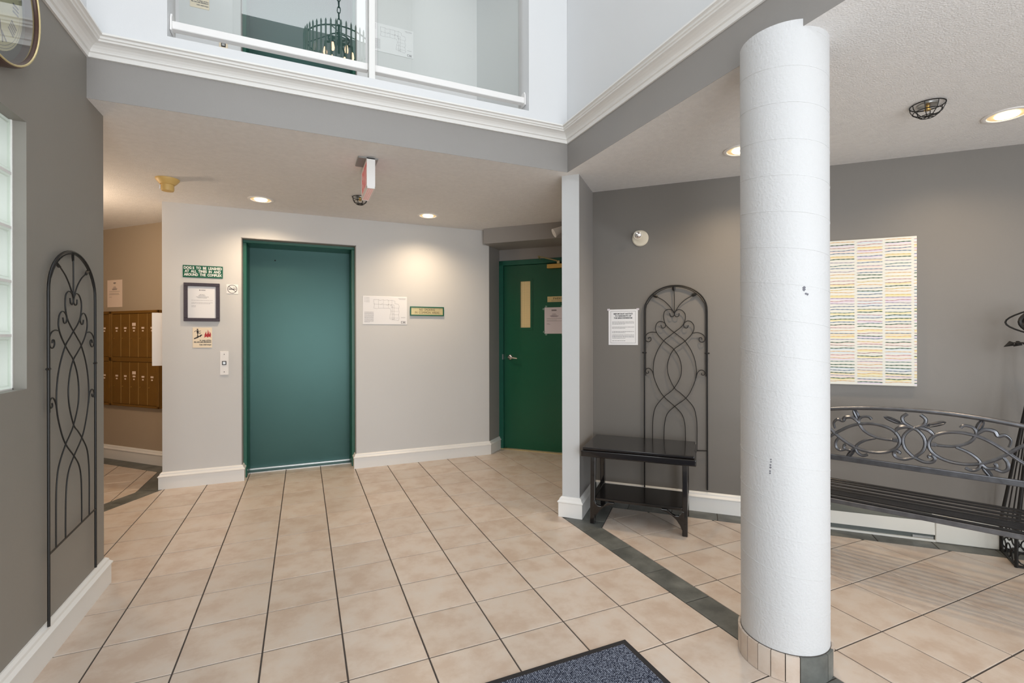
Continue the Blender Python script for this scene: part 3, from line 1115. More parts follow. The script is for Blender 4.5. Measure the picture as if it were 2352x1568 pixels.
# ================================================================== BENCH
bd = Vector((0.3995, -0.9167, 0))
bo = Vector((3.106, 2.002, 0)) + bd * 0.41
bench = thing('garden_bench', 'dark cast metal bench with scrollwork back, slatted seat, beside the column', 'bench', (bo.x, bo.y, 0), math.atan2(bd.y, bd.x))
# local x along the bench, y to the back (wall side), z up; front is negative y. check side: back normal
HB = 0.62
r = MB()
N = 28
pts = []
for i in range(N + 1):
    x = -HB + 2 * HB * i / N
    pts.append((x, 0.0, 0.862 - 0.075 * (x / HB) ** 2 - 0.10 * max(0, (abs(x) - 0.52) / 0.10) ** 2))
r.tube(pts, 0.013, 10)
r.obj('top_rail', M['bench_metal'], bench, smooth=True)
r = MB(); r.box(-HB + 0.01, HB - 0.01, -0.010, 0.010, 0.505, 0.540)
r.obj('lower_rail', M['bench_metal'], bench, bevel=0.004, seg=2)
# cast scrollwork, drawn for the right half and mirrored
k_ = 1.0


def bscroll(nm, pts, rad, mirror=True, taper=False):
    for sgn in ((1, -1) if mirror else (1,)):
        w_ = MB()
        q = spline(pts, 6)
        n = len(q)
        rad2 = rad * 1.55
        rr = [rad2] * n
        if taper:
            rr = [rad2 * (0.6 + 0.5 * math.sin(PI * min(1, 0.15 + i / n))) for i in range(n)]
        w_.tube([(sgn * p[0], 0, p[1]) for p in q], rr, 7)
        w_.tube([(sgn * p[0], -rad * 0.85, p[1]) for p in q], [x * 0.45 for x in rr], 5)
        w_.obj(nm, M['bench_metal'], bench, smooth=True)


def bleaf(c_, a_, L_, wd_):
    for sgn in (1, -1):
        lf = MB(); n = 8
        dx, dz = math.cos(math.radians(a_)) * sgn, math.sin(math.radians(a_))
        vs = []
        for i in range(n + 1):
            s_ = -1 + 2 * i / n
            wd = wd_ * math.sqrt(max(0, 1 - s_ * s_)) ** 0.8 + 0.0008
            px, pz = sgn * c_[0] + dx * L_ * s_, c_[1] + dz * L_ * s_
            vs += [(px - dz * wd, 0.004, pz + dx * wd), (px - dz * wd * .4, -0.006, pz + dx * wd * .4), (px, -0.0025, pz), (px + dz * wd * .4, -0.006, pz - dx * wd * .4), (px + dz * wd, 0.004, pz - dx * wd)]
        fs = []
        for i in range(n):
            for j in range(5):
                fs.append((5 * i + j, 5 * i + (j + 1) % 5, 5 * i + 5 + (j + 1) % 5, 5 * i + 5 + j))
        lf.add(vs, fs)
        lf.obj('leaf', M['bench_metal'], bench, smooth=True)


# centre medallion: two crossed arcs, x = 0 centre; z from .55 to .83
bscroll('scroll', [(-0.030, 0.838), (-0.052, 0.815), (-0.045, 0.785), (-0.012, 0.762), (0.018, 0.745), (0.044, 0.710), (0.050, 0.672), (0.040, 0.632), (0.012, 0.598), (-0.010, 0.582), (-0.045, 0.568), (-0.078, 0.572), (-0.092, 0.592), (-0.082, 0.612), (-0.066, 0.606), (-0.070, 0.596)], 0.0062)
bscroll('scroll', [(0.004, 0.760), (0.035, 0.762), (0.066, 0.752), (0.084, 0.730), (0.082, 0.706)], 0.0072, taper=True)
bleaf((0.098, 0.792), 22, 0.046, 0.013)
bscroll('scroll', [(0.004, 0.755), (0.040, 0.778), (0.060, 0.783)], 0.005)
# big loop each side, crossing over and running to the end
bscroll('scroll', [(0.600, 0.562), (0.520, 0.585), (0.440, 0.630), (0.365, 0.690), (0.290, 0.738), (0.210, 0.758), (0.135, 0.750), (0.085, 0.722), (0.064, 0.676), (0.080, 0.630), (0.130, 0.596), (0.205, 0.585), (0.285, 0.602), (0.360, 0.650), (0.430, 0.715), (0.500, 0.760), (0.560, 0.772), (0.600, 0.765)], 0.0062)
bscroll('scroll', [(0.082, 0.676), (0.125, 0.673), (0.180, 0.680), (0.235, 0.710), (0.262, 0.758), (0.250, 0.792), (0.215, 0.800), (0.198, 0.785)], 0.0055)
bscroll('scroll', [(0.180, 0.674), (0.235, 0.650), (0.275, 0.612), (0.272, 0.575), (0.245, 0.556), (0.218, 0.566)], 0.0055)
bscroll('scroll', [(0.262, 0.758), (0.295, 0.786), (0.332, 0.782), (0.345, 0.760), (0.372, 0.766), (0.393, 0.742), (0.386, 0.706)], 0.0068, taper=True)
bscroll('scroll', [(0.275, 0.606), (0.302, 0.580), (0.336, 0.586), (0.338, 0.604), (0.330, 0.610)], 0.0055)
bscroll('scroll', [(0.334, 0.580), (0.362, 0.572), (0.382, 0.590), (0.380, 0.625), (0.362, 0.652)], 0.0055)
bleaf((0.276, 0.806), 68, 0.034, 0.015)
bleaf((0.305, 0.558), -55, 0.034, 0.013)
bleaf((0.475, 0.705), -35, 0.036, 0.011)
bleaf((0.475, 0.600), 35, 0.036, 0.011)
bscroll('scroll', [(0.560, 0.668), (0.520, 0.690), (0.478, 0.685), (0.462, 0.662), (0.470, 0.642), (0.490, 0.630), (0.520, 0.632), (0.560, 0.655)], 0.0058)
for sgn in (1, -1):
    r = MB(); r.box(min(sgn * 0.072, sgn * 0.098), max(sgn * 0.072, sgn * 0.098), -0.011, 0.011, 0.664, 0.688)
    r.obj('collar', M['bench_metal'], bench, bevel=0.003)
# seat slats: flat bars along the bench
nsl = 9
for i in range(nsl):
    s_ = MB()
    yc = -0.150 - i * 0.0460
    zc = 0.410 + 0.008 * math.cos(i / (nsl - 1) * 2 * PI) - (0.006 if i == nsl - 1 else 0)
    s_.box(-HB + 0.015, HB - 0.015, yc - 0.0125, yc + 0.0125, zc - 0.004, zc + 0.005)
    s_.obj('seat_slat', M['slat_metal'], bench, bevel=0.004, seg=3)
r = MB(); r.box(-HB + 0.01, HB - 0.01, -0.548, -0.538, 0.388, 0.412)
r.obj('front_apron', M['bench_metal'], bench, bevel=0.003)
# cast end frames
for sx in (-HB, HB):
    e = MB()
    e.tube([(sx, 0.0, 0.80), (sx, 0.0, 0.54), (sx, -0.06, 0.44), (sx, -0.16, 0.39), (sx, -0.32, 0.375), (sx, -0.50, 0.40), (sx, -0.55, 0.385)], 0.013, 8)
    e.tube([(sx, -0.52, 0.39), (sx, -0.545, 0.25), (sx, -0.50, 0.12), (sx, -0.55, 0.02), (sx, -0.56, 0.005)], 0.013, 8)
    e.tube([(sx, -0.10, 0.41), (sx, -0.06, 0.26), (sx, -0.09, 0.12), (sx, -0.02, 0.02), (sx, -0.01, 0.005)], 0.013, 8)
    e.tube([(sx, 0.0, 0.72), (sx, -0.12, 0.68), (sx, -0.32, 0.655), (sx, -0.50, 0.65), (sx, -0.56, 0.62), (sx, -0.54, 0.57), (sx, -0.49, 0.58), (sx, -0.49, 0.62)], 0.013, 8)
    e.tube([(sx, -0.46, 0.645), (sx, -0.49, 0.52), (sx, -0.45, 0.41)], 0.009, 8)
    e.obj('end_frame', M['bench_metal'], bench, smooth=True)

# ================================================================== IRON STAND AT THE WALL
stx, sty = 3.821, 1.298
st = thing('iron_stand', 'black wrought-iron tapering stand on an openwork base between bench and wall', 'stand', (stx, sty, 0), math.atan2(0.174, 0.249))
b_ = 0.120
for sy in (-1, 1):
    p = MB()
    p.tube([(-b_, sy * b_, 0.008), (b_, sy * b_, 0.008)], 0.007, 6); p.tube([(-b_, sy * b_, 0.20), (b_, sy * b_, 0.20)], 0.007, 6)
    for i in range(3):
        cx = -b_ + (2 * i + 1) * b_ / 3
        for (zc, rr) in ((0.055, 0.037), (0.148, 0.037)):
            p.tube([(cx + rr * math.cos(2 * PI * j / 14), sy * b_, zc + rr * math.sin(2 * PI * j / 14)) for j in range(14)], 0.004, 5, closed=True)
    p.obj('scroll_panel', M['black_metal'], st, smooth=True)
for sx in (-1, 1):
    p = MB()
    p.tube([(sx * b_, -b_, 0.008), (sx * b_, b_, 0.008)], 0.007, 6); p.tube([(sx * b_, -b_, 0.20), (sx * b_, b_, 0.20)], 0.007, 6)
    for i in range(3):
        cy = -b_ + (2 * i + 1) * b_ / 3
        for (zc, rr) in ((0.055, 0.037), (0.148, 0.037)):
            p.tube([(sx * b_, cy + rr * math.cos(2 * PI * j / 14), zc + rr * math.sin(2 * PI * j / 14)) for j in range(14)], 0.004, 5, closed=True)
    p.obj('scroll_panel', M['black_metal'], st, smooth=True)
for sx in (-1, 1):
    for sy in (-1, 1):
        p = MB(); p.tube([(sx * b_, sy * b_, 0.002), (sx * b_, sy * b_, 0.20), (sx * 0.028, sy * 0.028, 0.98), (sx * 0.012, sy * 0.012, 1.30)], [0.009, 0.009, 0.006, 0.005], 8)
        p.obj('leg', M['black_metal'], st, smooth=True)
    for q in (-0.33, 0.33):
        p = MB(); p.tube([(sx * b_, q * b_, 0.20), (sx * 0.028, q * 0.028, 0.98)], 0.0035, 6); p.tube([(q * b_, sx * b_, 0.20), (q * 0.028, sx * 0.028, 0.98)], 0.0035, 6)
        p.obj('rod', M['black_metal'], st, smooth=True)
p = MB()
for i in range(6):
    a = 2 * PI * i / 6 + 0.2
    p.tube([(0.128 * math.sin(PI * j / 12) * math.cos(a), 0.128 * math.sin(PI * j / 12) * math.sin(a), 1.295 + 0.16 * j / 12) for j in range(13)], 0.0045 if i % 2 else 0.009, 6)
p.obj('finial_cage', M['black_metal'], st, smooth=True)
for i in range(6):
    a = 2 * PI * i / 6 + 0.5
    ca, sa = math.cos(a), math.sin(a)
    p = MB(); p.tube([(0.012 * ca, 0.012 * sa, 1.20), (0.06 * ca, 0.06 * sa, 1.255), (0.10 * ca, 0.10 * sa, 1.255)], [0.004, 0.004, 0.004], 6)
    p.tube([(0.10 * ca, 0.10 * sa, 1.258), (0.104 * ca, 0.104 * sa, 1.252), (0.138 * ca, 0.138 * sa, 1.232)], [0.003, 0.018, 0.001], 6)
    p.obj('leaf', M['black_metal'], st)

# ================================================================== HEATER
ht = thing('baseboard_heater', 'white baseboard heater with louvred slots under the bench', 'heater', (WR[0], WR[1], 0), -PI / 4)
h = MB(); h.box(0.62, 2.60, -0.012, 0.0, 0.0, 0.165)
h.obj('back_plate', M['heater'], ht)
h = MB(); h.prism([(-0.058, 0.045), (-0.052, 0.045), (-0.046, 0.125), (-0.054, 0.128)], 0.625, 1.372, axis='x')
h.obj('front_cover', M['heater'], ht)
h = MB(); h.prism([(-0.046, 0.128), (-0.012, 0.165), (-0.002, 0.168), (-0.012, 0.155), (-0.043, 0.122)], 0.625, 1.372, axis='x')
h.obj('top_grille', M['dark_slot'], ht)
h = MB(); h.box(0.62, 1.375, -0.058, -0.002, 0.001, 0.014)
h.obj('bottom_lip', M['heater'], ht)
h = MB()
for i in range(34):
    x = 0.64 + i * 0.0215
    h.box(x, x + 0.003, -0.030, -0.012, 0.02, 0.118)
h.obj('fins', M['dark_slot'], ht)
h = MB(); h.box(0.626, 1.372, -0.042, -0.036, 0.014, 0.050)
h.obj('slot_shade', M['dark_slot'], ht)
h = MB(); h.box(1.26, 1.366, -0.050, -0.020, 0.016, 0.030)
h.obj('damper', M['steel'], ht)
h = MB(); h.box(1.374, 2.60, -0.060, -0.0125, 0.001, 0.160)
h.obj('blank_cover', M['heater'], ht, bevel=0.004)
h = MB(); h.box(0.614, 0.625, -0.060, 0.0, 0.0, 0.168)
h.obj('end_cap', M['heater'], ht, bevel=0.003)

# ================================================================== WALL ART
art = thing('wall_art', 'unframed canvas of thin wavy coloured stripes above the bench', 'painting', on_right(0, 0, 0), -PI / 4)
A0, A1, Z0, Z1 = 0.43, 1.292, 0.972, 1.936
c = MB(); c.box(A0, A1, -0.030, -0.001, Z0, Z1)
c.obj('canvas', mat('painted_canvas', (220, 220, 213), 0.8, bump=0.2, bscale=400), art, bevel=0.002)
scol = [(44, 84, 60), (200, 176, 70), (168, 108, 120), (78, 104, 138), (130, 118, 152), (208, 160, 84), (66, 108, 108), (150, 96, 98)]
tcol = [(226, 216, 176), (226, 212, 206), (208, 216, 222), (216, 208, 220), (226, 212, 182)]
mats_ = [mat('stripe_paint', c_, 0.8) for c_ in scol] + [mat('stripe_wash', c_, 0.8) for c_ in tcol] + [M['ink']]
sp = MB()
edges = [A0 + 0.004]
cwid = 0.153
x = A1 - 0.022 - cwid * 5
cols = []
while x < A1 - 0.03:
    cols.append((x, x + cwid)); x += cwid
cols.append((A1 - 0.022, A1 + 0.10))
for ci, (xa, xb) in enumerate(cols):
    rnd = random.Random(100 + ci % 2)
    z_ = Z1 - 0.012 - rnd.random() * 0.01
    while z_ > Z0 + 0.01:
        k1 = rnd.choice([0, 0, 1, 2, 3, 3, 4, 5, 6, 7])
        wdm = {0: .0058, 3: .0048, 6: .0046}.get(k1, .0038)
        x0, x1 = xa + 0.008, xb - 0.008
        x0c, x1c = max(x0, A0 + 0.002), min(x1, A1 - 0.001)
        ph = rnd.random() * 6.28; am = rnd.uniform(0.0006, 0.0022)
        if x1c - x0c > 0.004:
            n = 14
            pp = []
            ww = []
            for i in range(n + 1):
                xx = x0c + (x1c - x0c) * i / n
                pp.append((xx, z_ + am * math.sin(ph + (xx - x0) * 38) + am * .5 * math.sin(ph * 2 + (xx - x0) * 80)))
                ww.append(wdm * (0.55 + 0.5 * math.sin(ph + i * 1.1) ** 2))
            sp.cur = 8 + rnd.randrange(5)
            if rnd.random() < 0.5:
                sp.ribbon([(p[0], p[1] - 0.007) for p in pp], 0.012, -0.0303)
            sp.cur = k1
            sp.ribbon(pp, ww, -0.0307)
            sp.cur = 13
            for xe in (x0 - 0.003, x1 + 0.003):
                if A0 < xe < A1 - 0.003:
                    sp.rect(xe - 0.0009, xe + 0.0009, z_ - 0.0009, z_ + 0.0009, -0.0307)
        z_ -= rnd.uniform(0.0165, 0.0225)
sp.obj('painted_stripes', mats_, art, recalc=False)

# ================================================================== NOTICES AND SIGNS
# residents' notice on the taupe wall
nt_ = thing('residents_notice', 'taped white notice with bordered text on taupe wall left of the arched trellis', 'notice', on_right(-0.5635, 0, 0), -PI / 4)
p = MB(); p.box(-0.1135, 0.1135, -0.0025, -0.001, 1.228, 1.508)
pp = p.obj('sheet', M['paper'], nt_)
p = MB(); y_ = -0.0028
for (xa, xb, za, zb) in ((-0.097, 0.097, 1.4915, 1.493), (-0.097, 0.097, 1.242, 1.2435), (-0.097, -0.0955, 1.242, 1.493), (0.0955, 0.097, 1.242, 1.493)):
    p.rect(xa, xb, za, zb, y_)
for (zt, n) in ((1.410, 3), (1.370, 2), (1.334, 2), (1.308, 4)):
    paragraph(p, -0.085, 0.085, zt, n, 0.0085, y_, 0.0024)
paragraph(p, -0.085, 0.02, 1.262, 1, 0.01, y_, 0.0024, last=1)
p.obj('printed_text', M['ink'], nt_, recalc=False)
for i, s_ in enumerate(('IMPORTANT NOTICE', 'TO RESIDENTS OF', 'THE BRECKENRIDGE')):
    text(s_, 0.0155, 0, -0.003, 1.472 - i * 0.0165, M['ink'], nt_, bold=0.0004)
for sx in (-1, 1):
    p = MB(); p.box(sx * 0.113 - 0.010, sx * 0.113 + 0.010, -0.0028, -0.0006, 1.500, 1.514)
    p.obj('tape', M['shaded_paper'], nt_)

# wall frame for the back wall: x = world x, local y = 0 at the wall
def back_thing(name, label, cat, x, up_z=0.0, y=YB):
    return thing(name, label, cat, (x, y, up_z), 0.0)


t = back_thing('dog_sign', 'green sign with white capitals about leashed dogs, on the light wall', 'sign', -0.8075)
p = MB(); p.box(-0.150, 0.150, -0.006, 0.0, 1.815, 1.921)
p.obj('plate', M['sign_green'], t, bevel=0.001)
for i, (s_, w_) in enumerate((("DOG'S  TO  BE  LEASHED", .285), ('AT  ALL  TIMES  IN  AND', .270), ('AROUND  THE  COMPLEX', .283))):
    s_ = s_.replace("DOG'S", 'DOG S')
    text(s_, 0.031, 0, -0.0064, 1.898 - i * 0.0295, M['white_ink'], t, bold=0.0012, width=w_)

t = back_thing('framed_notice', 'letter in a dark frame on the light wall below the green dog sign', 'framed notice', -0.8155)
p = MB()
fx, fz0, fz1, fw_ = 0.1345, 1.433, 1.768, 0.029
for (xa, xb, za, zb) in ((-fx, fx, fz1 - fw_, fz1), (-fx, fx, fz0, fz0 + fw_), (-fx, -fx + fw_, fz0 + fw_, fz1 - fw_), (fx - fw_, fx, fz0 + fw_, fz1 - fw_)):
    p.box(xa, xb, -0.018, 0.0, za, zb)
p.obj('frame', mat('dark_speckled_frame', (62, 54, 64), 0.5, vary=0.25, vscale=200), t, bevel=0.002)
p = MB(); p.box(-fx + fw_, fx - fw_, -0.006, -0.001, fz0 + fw_, fz1 - fw_)
p.obj('sheet', M['paper'], t)
p = MB()
p.add([(-0.022, -0.0065, 1.706), (-0.016, -0.0065, 1.700), (-0.010, -0.0065, 1.706), (-0.016, -0.0065, 1.712)], [(0, 1, 2, 3)])
p.rect(-0.007, 0.026, 1.704, 1.709, -0.0065)
for (x0_, x1_, zz) in ((-.018, .018, 1.668), (-.026, .026, 1.658), (-.044, .050, 1.649), (-.032, .036, 1.640)):
    paragraph(p, x0_, x1_, zz, 1, .01, -0.0065, .003, 1)
paragraph(p, -.078, .080, 1.618, 1, .01, -0.0065, .0018, 1); paragraph(p, -.078, .080, 1.598, 2, .009, -0.0065, .0018, .9); paragraph(p, -.078, -.045, 1.570, 2, .009, -0.0065, .0018, 1)
p.obj('printed_text', M['grey_ink'], t, recalc=False)

t = back_thing('no_smoking_symbol', 'small white square sign with crossed-out cigarette symbol beside the elevator door', 'sign', -0.585)
p = MB(); p.box(-0.045, 0.045, -0.003, 0.0, 1.683, 1.767)
p.obj('plate', M['white_plastic'], t)
p = MB(); zc = 1.725; y_ = -0.0034
p.ribbon([(0.036 * math.cos(2 * PI * i / 28), zc + 0.036 * math.sin(2 * PI * i / 28)) for i in range(29)], 0.0042, y_)
p.ribbon([(-0.026, zc + 0.022), (0.026, zc - 0.022)], 0.0042, y_ - .0002)
p.rect(-0.028, 0.020, zc - 0.004, zc + 0.003, y_); p.rect(0.0215, 0.025, zc - 0.004, zc + 0.003, y_); p.rect(0.0265, 0.030, zc - 0.004, zc + 0.003, y_)
p.ribbon([(0.028, zc + .007), (0.024, zc + .012), (0.010, zc + .013), (0.006, zc + .018), (0.009, zc + .022)], 0.0022, y_)
p.ribbon([(0.022, zc + .007), (0.020, zc + .009)], 0.0022, y_)
p.obj('symbol', M['ink'], t, recalc=False)


def fire_sign(x, dz, label, ztop_only=None):
    t = back_thing('fire_sign', label, 'sign', x, dz)
    p = MB(); p.box(-0.072, 0.072, -0.004, 0.0, 1.202, 1.378)
    p.obj('plate', M['cream'], t, bevel=0.001)
    p = MB(); y_ = -0.0045
    # stair line and running figure
    p.add([(a, y_, b) for (a, b) in ((-0.062, 1.276), (-0.062, 1.286), (-0.036, 1.298), (-0.036, 1.306), (-0.018, 1.306), (-0.018, 1.314), (-0.002, 1.318), (-0.002, 1.308), (-0.010, 1.306), (-0.010, 1.298), (-0.028, 1.296), (-0.028, 1.290))], [tuple(range(12))])
    p.add([(-0.036 + 0.006 * math.cos(2 * PI * i / 10), y_, 1.362 + 0.006 * math.sin(2 * PI * i / 10)) for i in range(10)], [tuple(range(10))])
    p.ribbon([(-0.036, 1.354), (-0.034, 1.328)], 0.013, y_)
    p.ribbon([(-0.036, 1.350), (-0.050, 1.350), (-0.060, 1.340)], 0.004, y_); p.ribbon([(-0.032, 1.350), (-0.020, 1.344), (-0.012, 1.352)], 0.004, y_)
    p.ribbon([(-0.036, 1.330), (-0.034, 1.310), (-0.040, 1.300)], 0.006, y_); p.ribbon([(-0.030, 1.330), (-0.016, 1.328), (-0.012, 1.334)], 0.005, y_)
    p.rect(-0.062, 0.066, 1.2455, 1.2470, y_)
    p.obj('symbol', M['ink'], t, recalc=False)
    p = MB()
    for (cx, w_, h_, sk) in ((0.041, 0.011, 0.036, 0.0), (0.024, 0.008, 0.028, 0.006), (0.057, 0.008, 0.028, -0.006)):
        pts = [(cx - sk * 2, 1.290), (cx - w_, 1.300), (cx - w_ * .9, 1.316), (cx - w_ * .2, 1.330), (cx + sk, 1.294 + h_ * 1.9), (cx + w_ * .7, 1.330), (cx + w_, 1.312), (cx + w_ * .6, 1.298)]
        p.add([(a, y_, b) for a, b in pts], [tuple(range(8))])
    p.obj('flame_symbol', M['red_ink'], t, recalc=False)
    for (s_, zz, w_) in (('In case of fire', 1.2665, 0.085), ('do not use elevators', 1.2535, 0.128), ('Use stairways', 1.2285, 0.088)):
        text(s_, 0.015, 0.066, -0.0046, zz, M['ink'], t, align='RIGHT', width=w_, bold=0.0004)
    return t


fire_sign(-0.814, 0, 'cream fire escape sign with running figure and red flame on the light wall downstairs')
fire_sign(-0.830, 2.975, 'cream fire escape sign on the second floor wall behind the guard glass')


def call_plate(x, dz, label, warm=False):
    t = back_thing('elevator_call_plate', label, 'call panel', x, dz)
    p = MB(); p.box(-0.033, 0.033, -0.006, 0, 0.958, 1.168)
    p.obj('plate', M['cream'] if warm else M['white_plastic'], t, bevel=0.0015)
    p = MB(); p.box(-0.017, 0.017, -0.010, -0.006, 1.047, 1.081)
    p.obj('button_frame', M['black_plastic'], t, bevel=0.001)
    p = MB(); p.box(-0.011, 0.011, -0.013, -0.010, 1.053, 1.075)
    b = p.obj('button', M['steel'], t, bevel=0.001)
    for zz in (0.985, 1.141):
        p = MB(); p.lathe([(0.0035, -0.006), (0.0035, -0.0075), (0.0, -0.008)], 0, zz, seg=10, axis='y')
        p.obj('screw', M['ink'], t)
    return t


call_plate(-0.648, 0, 'white elevator call plate with one square button left of the green elevator door')
call_plate(-0.650, 2.832, 'cream elevator call plate on the second floor wall, seen under the guard rail', True)


def evac_map(x, dz, label, w_=0.436, h_=0.282, pale=False):
    t = back_thing('evacuation_map', label, 'poster', x, dz)
    z0 = 1.419
    p = MB(); p.box(-w_ / 2, w_ / 2, -0.004, 0.0, z0, z0 + h_)
    p.obj('sheet', M['paper'], t, bevel=0.001)
    p = MB(); y_ = -0.0046
    X = lambda f: -w_ / 2 + f * w_
    Z = lambda f: z0 + h_ * (1 - f)
    lw = 0.0013
    def poly(pts, k=lw):
        for a, b in zip(pts[:-1], pts[1:]):
            p.ribbon([(X(a[0]), Z(a[1])), (X(b[0]), Z(b[1]))], k, y_)
    poly([(.24, .12), (.36, .12), (.37, .15), (.46, .12), (.48, .14), (.55, .12), (.57, .15), (.65, .13), (.72, .16), (.72, .25), (.80, .27), (.82, .35), (.80, .45), (.82, .55), (.80, .66), (.82, .78), (.80, .86), (.60, .80), (.61, .66), (.63, .55), (.62, .45), (.60, .42), (.40, .42), (.30, .44), (.24, .42), (.26, .30), (.24, .20), (.24, .12)])
    poly([(.24, .28), (.70, .30)]); poly([(.70, .30), (.70, .86)]); poly([(.66, .33), (.66, .86)])
    for xx in (.35, .46, .57, .65):
        poly([(xx, .12), (xx, .42)], lw * .8)
    for zz in (.40, .52, .64, .76):
        poly([(.62, zz), (.81, zz + .01)], lw * .8)
    rr = random.Random(3)
    for i in range(16):
        a, b = rr.choice([(.30, .28), (.62, .33), (.66, .40), (.68, .60), (.70, .80), (.40, .28), (.55, .29)])
        a += rr.uniform(-.03, .03); b += rr.uniform(-.03, .03)
        p.rect(X(a), X(a) + 0.004, Z(b), Z(b) + 0.004, y_)
    for i in range(4):
        p.rect(X(.04), X(.055), Z(.06 + i * .05), Z(.06 + i * .05) + .003, y_); p.rect(X(.07), X(.15), Z(.06 + i * .05), Z(.06 + i * .05) + .0018, y_)
    p.rect(X(.86), X(.96), Z(.75), Z(.75) + .002, y_)
    p.rect(X(.80), X(.97), Z(.07), Z(.07) + .0022, y_); p.rect(X(.82), X(.96), Z(.10), Z(.10) + .0015, y_)
    for (a, b, c_, d_) in ((.86, .97, .88, .89), (.86, .97, .95, .96), (.86, .87, .88, .96), (.90, .96, .91, .935)):
        p.rect(X(a), X(b), Z(d_), Z(c_), y_)
    p.obj('floor_plan_drawing', M['grey_ink'], t, recalc=False)
    p = MB()
    paragraph(p, X(.035), X(.24), Z(.56), 14, .0078, y_, .002)
    p.obj('printed_text', M['grey_ink'], t, recalc=False)
    return t


evac_map(0.757, 0, 'white floor plan poster on the light wall between elevator and brass plaque')
evac_map(0.826, 2.742, 'white floor plan poster on the second floor wall behind the right guard glass')

t = back_thing('no_smoking_plaque', 'brass plaque reading no smoking in a green frame, right of the floor plan', 'plaque', 1.184)
p = MB(); z0, z1, hw = 1.510, 1.606, 0.179
for (xa, xb, za, zb) in ((-hw, hw, z1 - .012, z1), (-hw, hw, z0, z0 + .012), (-hw, -hw + .012, z0 + .012, z1 - .012), (hw - .012, hw, z0 + .012, z1 - .012)):
    p.box(xa, xb, -0.014, 0, za, zb)
p.obj('frame', M['sign_green'], t, bevel=0.001)
p = MB(); p.box(-hw + .012, hw - .012, -0.008, 0, z0 + .012, z1 - .012)
p.obj('plate', M['gold'], t)
for i, (s_, w_) in enumerate((('NO  SMOKING', .165), ('IN  COMMON  AREAS', .255))):
    text(s_, 0.032, 0, -0.0085, 1.573 - i * 0.029, mat('brown_ink', (88, 72, 48), 0.6), t, width=w_)

# alcove letter, white notice panel
ma = lambda a, out=0.0: (2.265 + (a - out) / R2, 2.265 + (-a - out) / R2, 0)   # frame on S=4.53
t = thing('alcove_notice', 'pinkish paper notice on the tan alcove wall above the mailboxes', 'notice', ma(-5.81, 0.0), -PI / 4)
p = MB(); p.box(-0.125, 0.125, -0.003, -0.001, 1.615, 1.905)
p.obj('sheet', M['pink_paper'], t)
p = MB(); y_ = -0.0034
for (x0_, x1_, zz, hh) in ((-.022, .022, 1.876, .007), (-.012, .012, 1.866, .003), (-.02, .02, 1.832, .003), (-.03, .03, 1.820, .004), (-.045, .045, 1.811, .004), (-.04, .035, 1.802, .004), (-.095, .085, 1.782, .0022), (-.095, .07, 1.760, .0022), (-.095, .08, 1.750, .0022), (-.095, -.05, 1.725, .0022)):
    p.rect(x0_, x1_, zz - hh, zz, y_)
p.obj('printed_text', M['ink'], t, recalc=False)
t = thing('notice_panel', 'plain white panel fixed edge-on beside the mailboxes, behind the light wall corner', 'panel', (-1.107, 5.05, 0))
p = MB(); p.box(-0.098, 0.0, 0, 0.012, 1.046, 1.507)
p.obj('board', M['white_plastic'], t, bevel=0.002)

# parking door plaque and letter (things fixed to the door)
t = thing('parking_plaque', 'small brass plaque on the green parking door, half hidden by the post', 'plaque', (3.61, 3.61, 0), -PI / 4)
p = MB(); p.box(-1.584, -1.29, 0.007, 0.0125, 1.676, 1.738)
p.obj('plate', M['gold'], t)
text('PARKING', 0.034, -1.437, 0.0065, 1.713, M['ink'], t, width=0.155)
text('THIS DOOR MUST BE CLOSED', 0.013, -1.437, 0.0065, 1.688, M['grey_ink'], t, width=0.20)
t = thing('door_notice', 'white letter taped to the green parking door under the brass plaque', 'notice', (3.61, 3.61, 0), -PI / 4)
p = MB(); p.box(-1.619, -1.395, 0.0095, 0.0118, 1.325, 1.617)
p.obj('sheet', M['shaded_paper'], t)
p = MB(); y_ = 0.009
for (x0_, x1_, zz, hh) in ((-.03, .028, 1.590, .008), (-.03, .03, 1.577, .0018), (-.022, .02, 1.545, .003), (-.03, .03, 1.533, .003), (-.048, .05, 1.523, .004), (-.036, .038, 1.513, .003), (-.085, .09, 1.494, .002), (-.085, .03, 1.477, .0018), (-.085, .09, 1.466, .002), (-.085, -.055, 1.440, .002), (-.085, -.045, 1.430, .002)):
    p.rect(-1.507 + x0_, -1.507 + x1_, zz - hh, zz, y_)
p.obj('printed_text', M['ink'], t, recalc=False)
TM = mat('clear_tape', (120, 150, 138), 0.3)
for (cx, cz) in ((-1.600, 1.628), (-1.630, 1.600), (-1.625, 1.345), (-1.600, 1.316), (-1.42, 1.626), (-1.41, 1.316)):
    p = MB(); p.add([(cx - .014, 0.0092, cz - .006), (cx + .006, 0.0092, cz - .012), (cx + .014, 0.0092, cz + .006), (cx - .006, 0.0092, cz + .012)], [(0, 1, 2, 3)])
    p.obj('tape', TM, t)

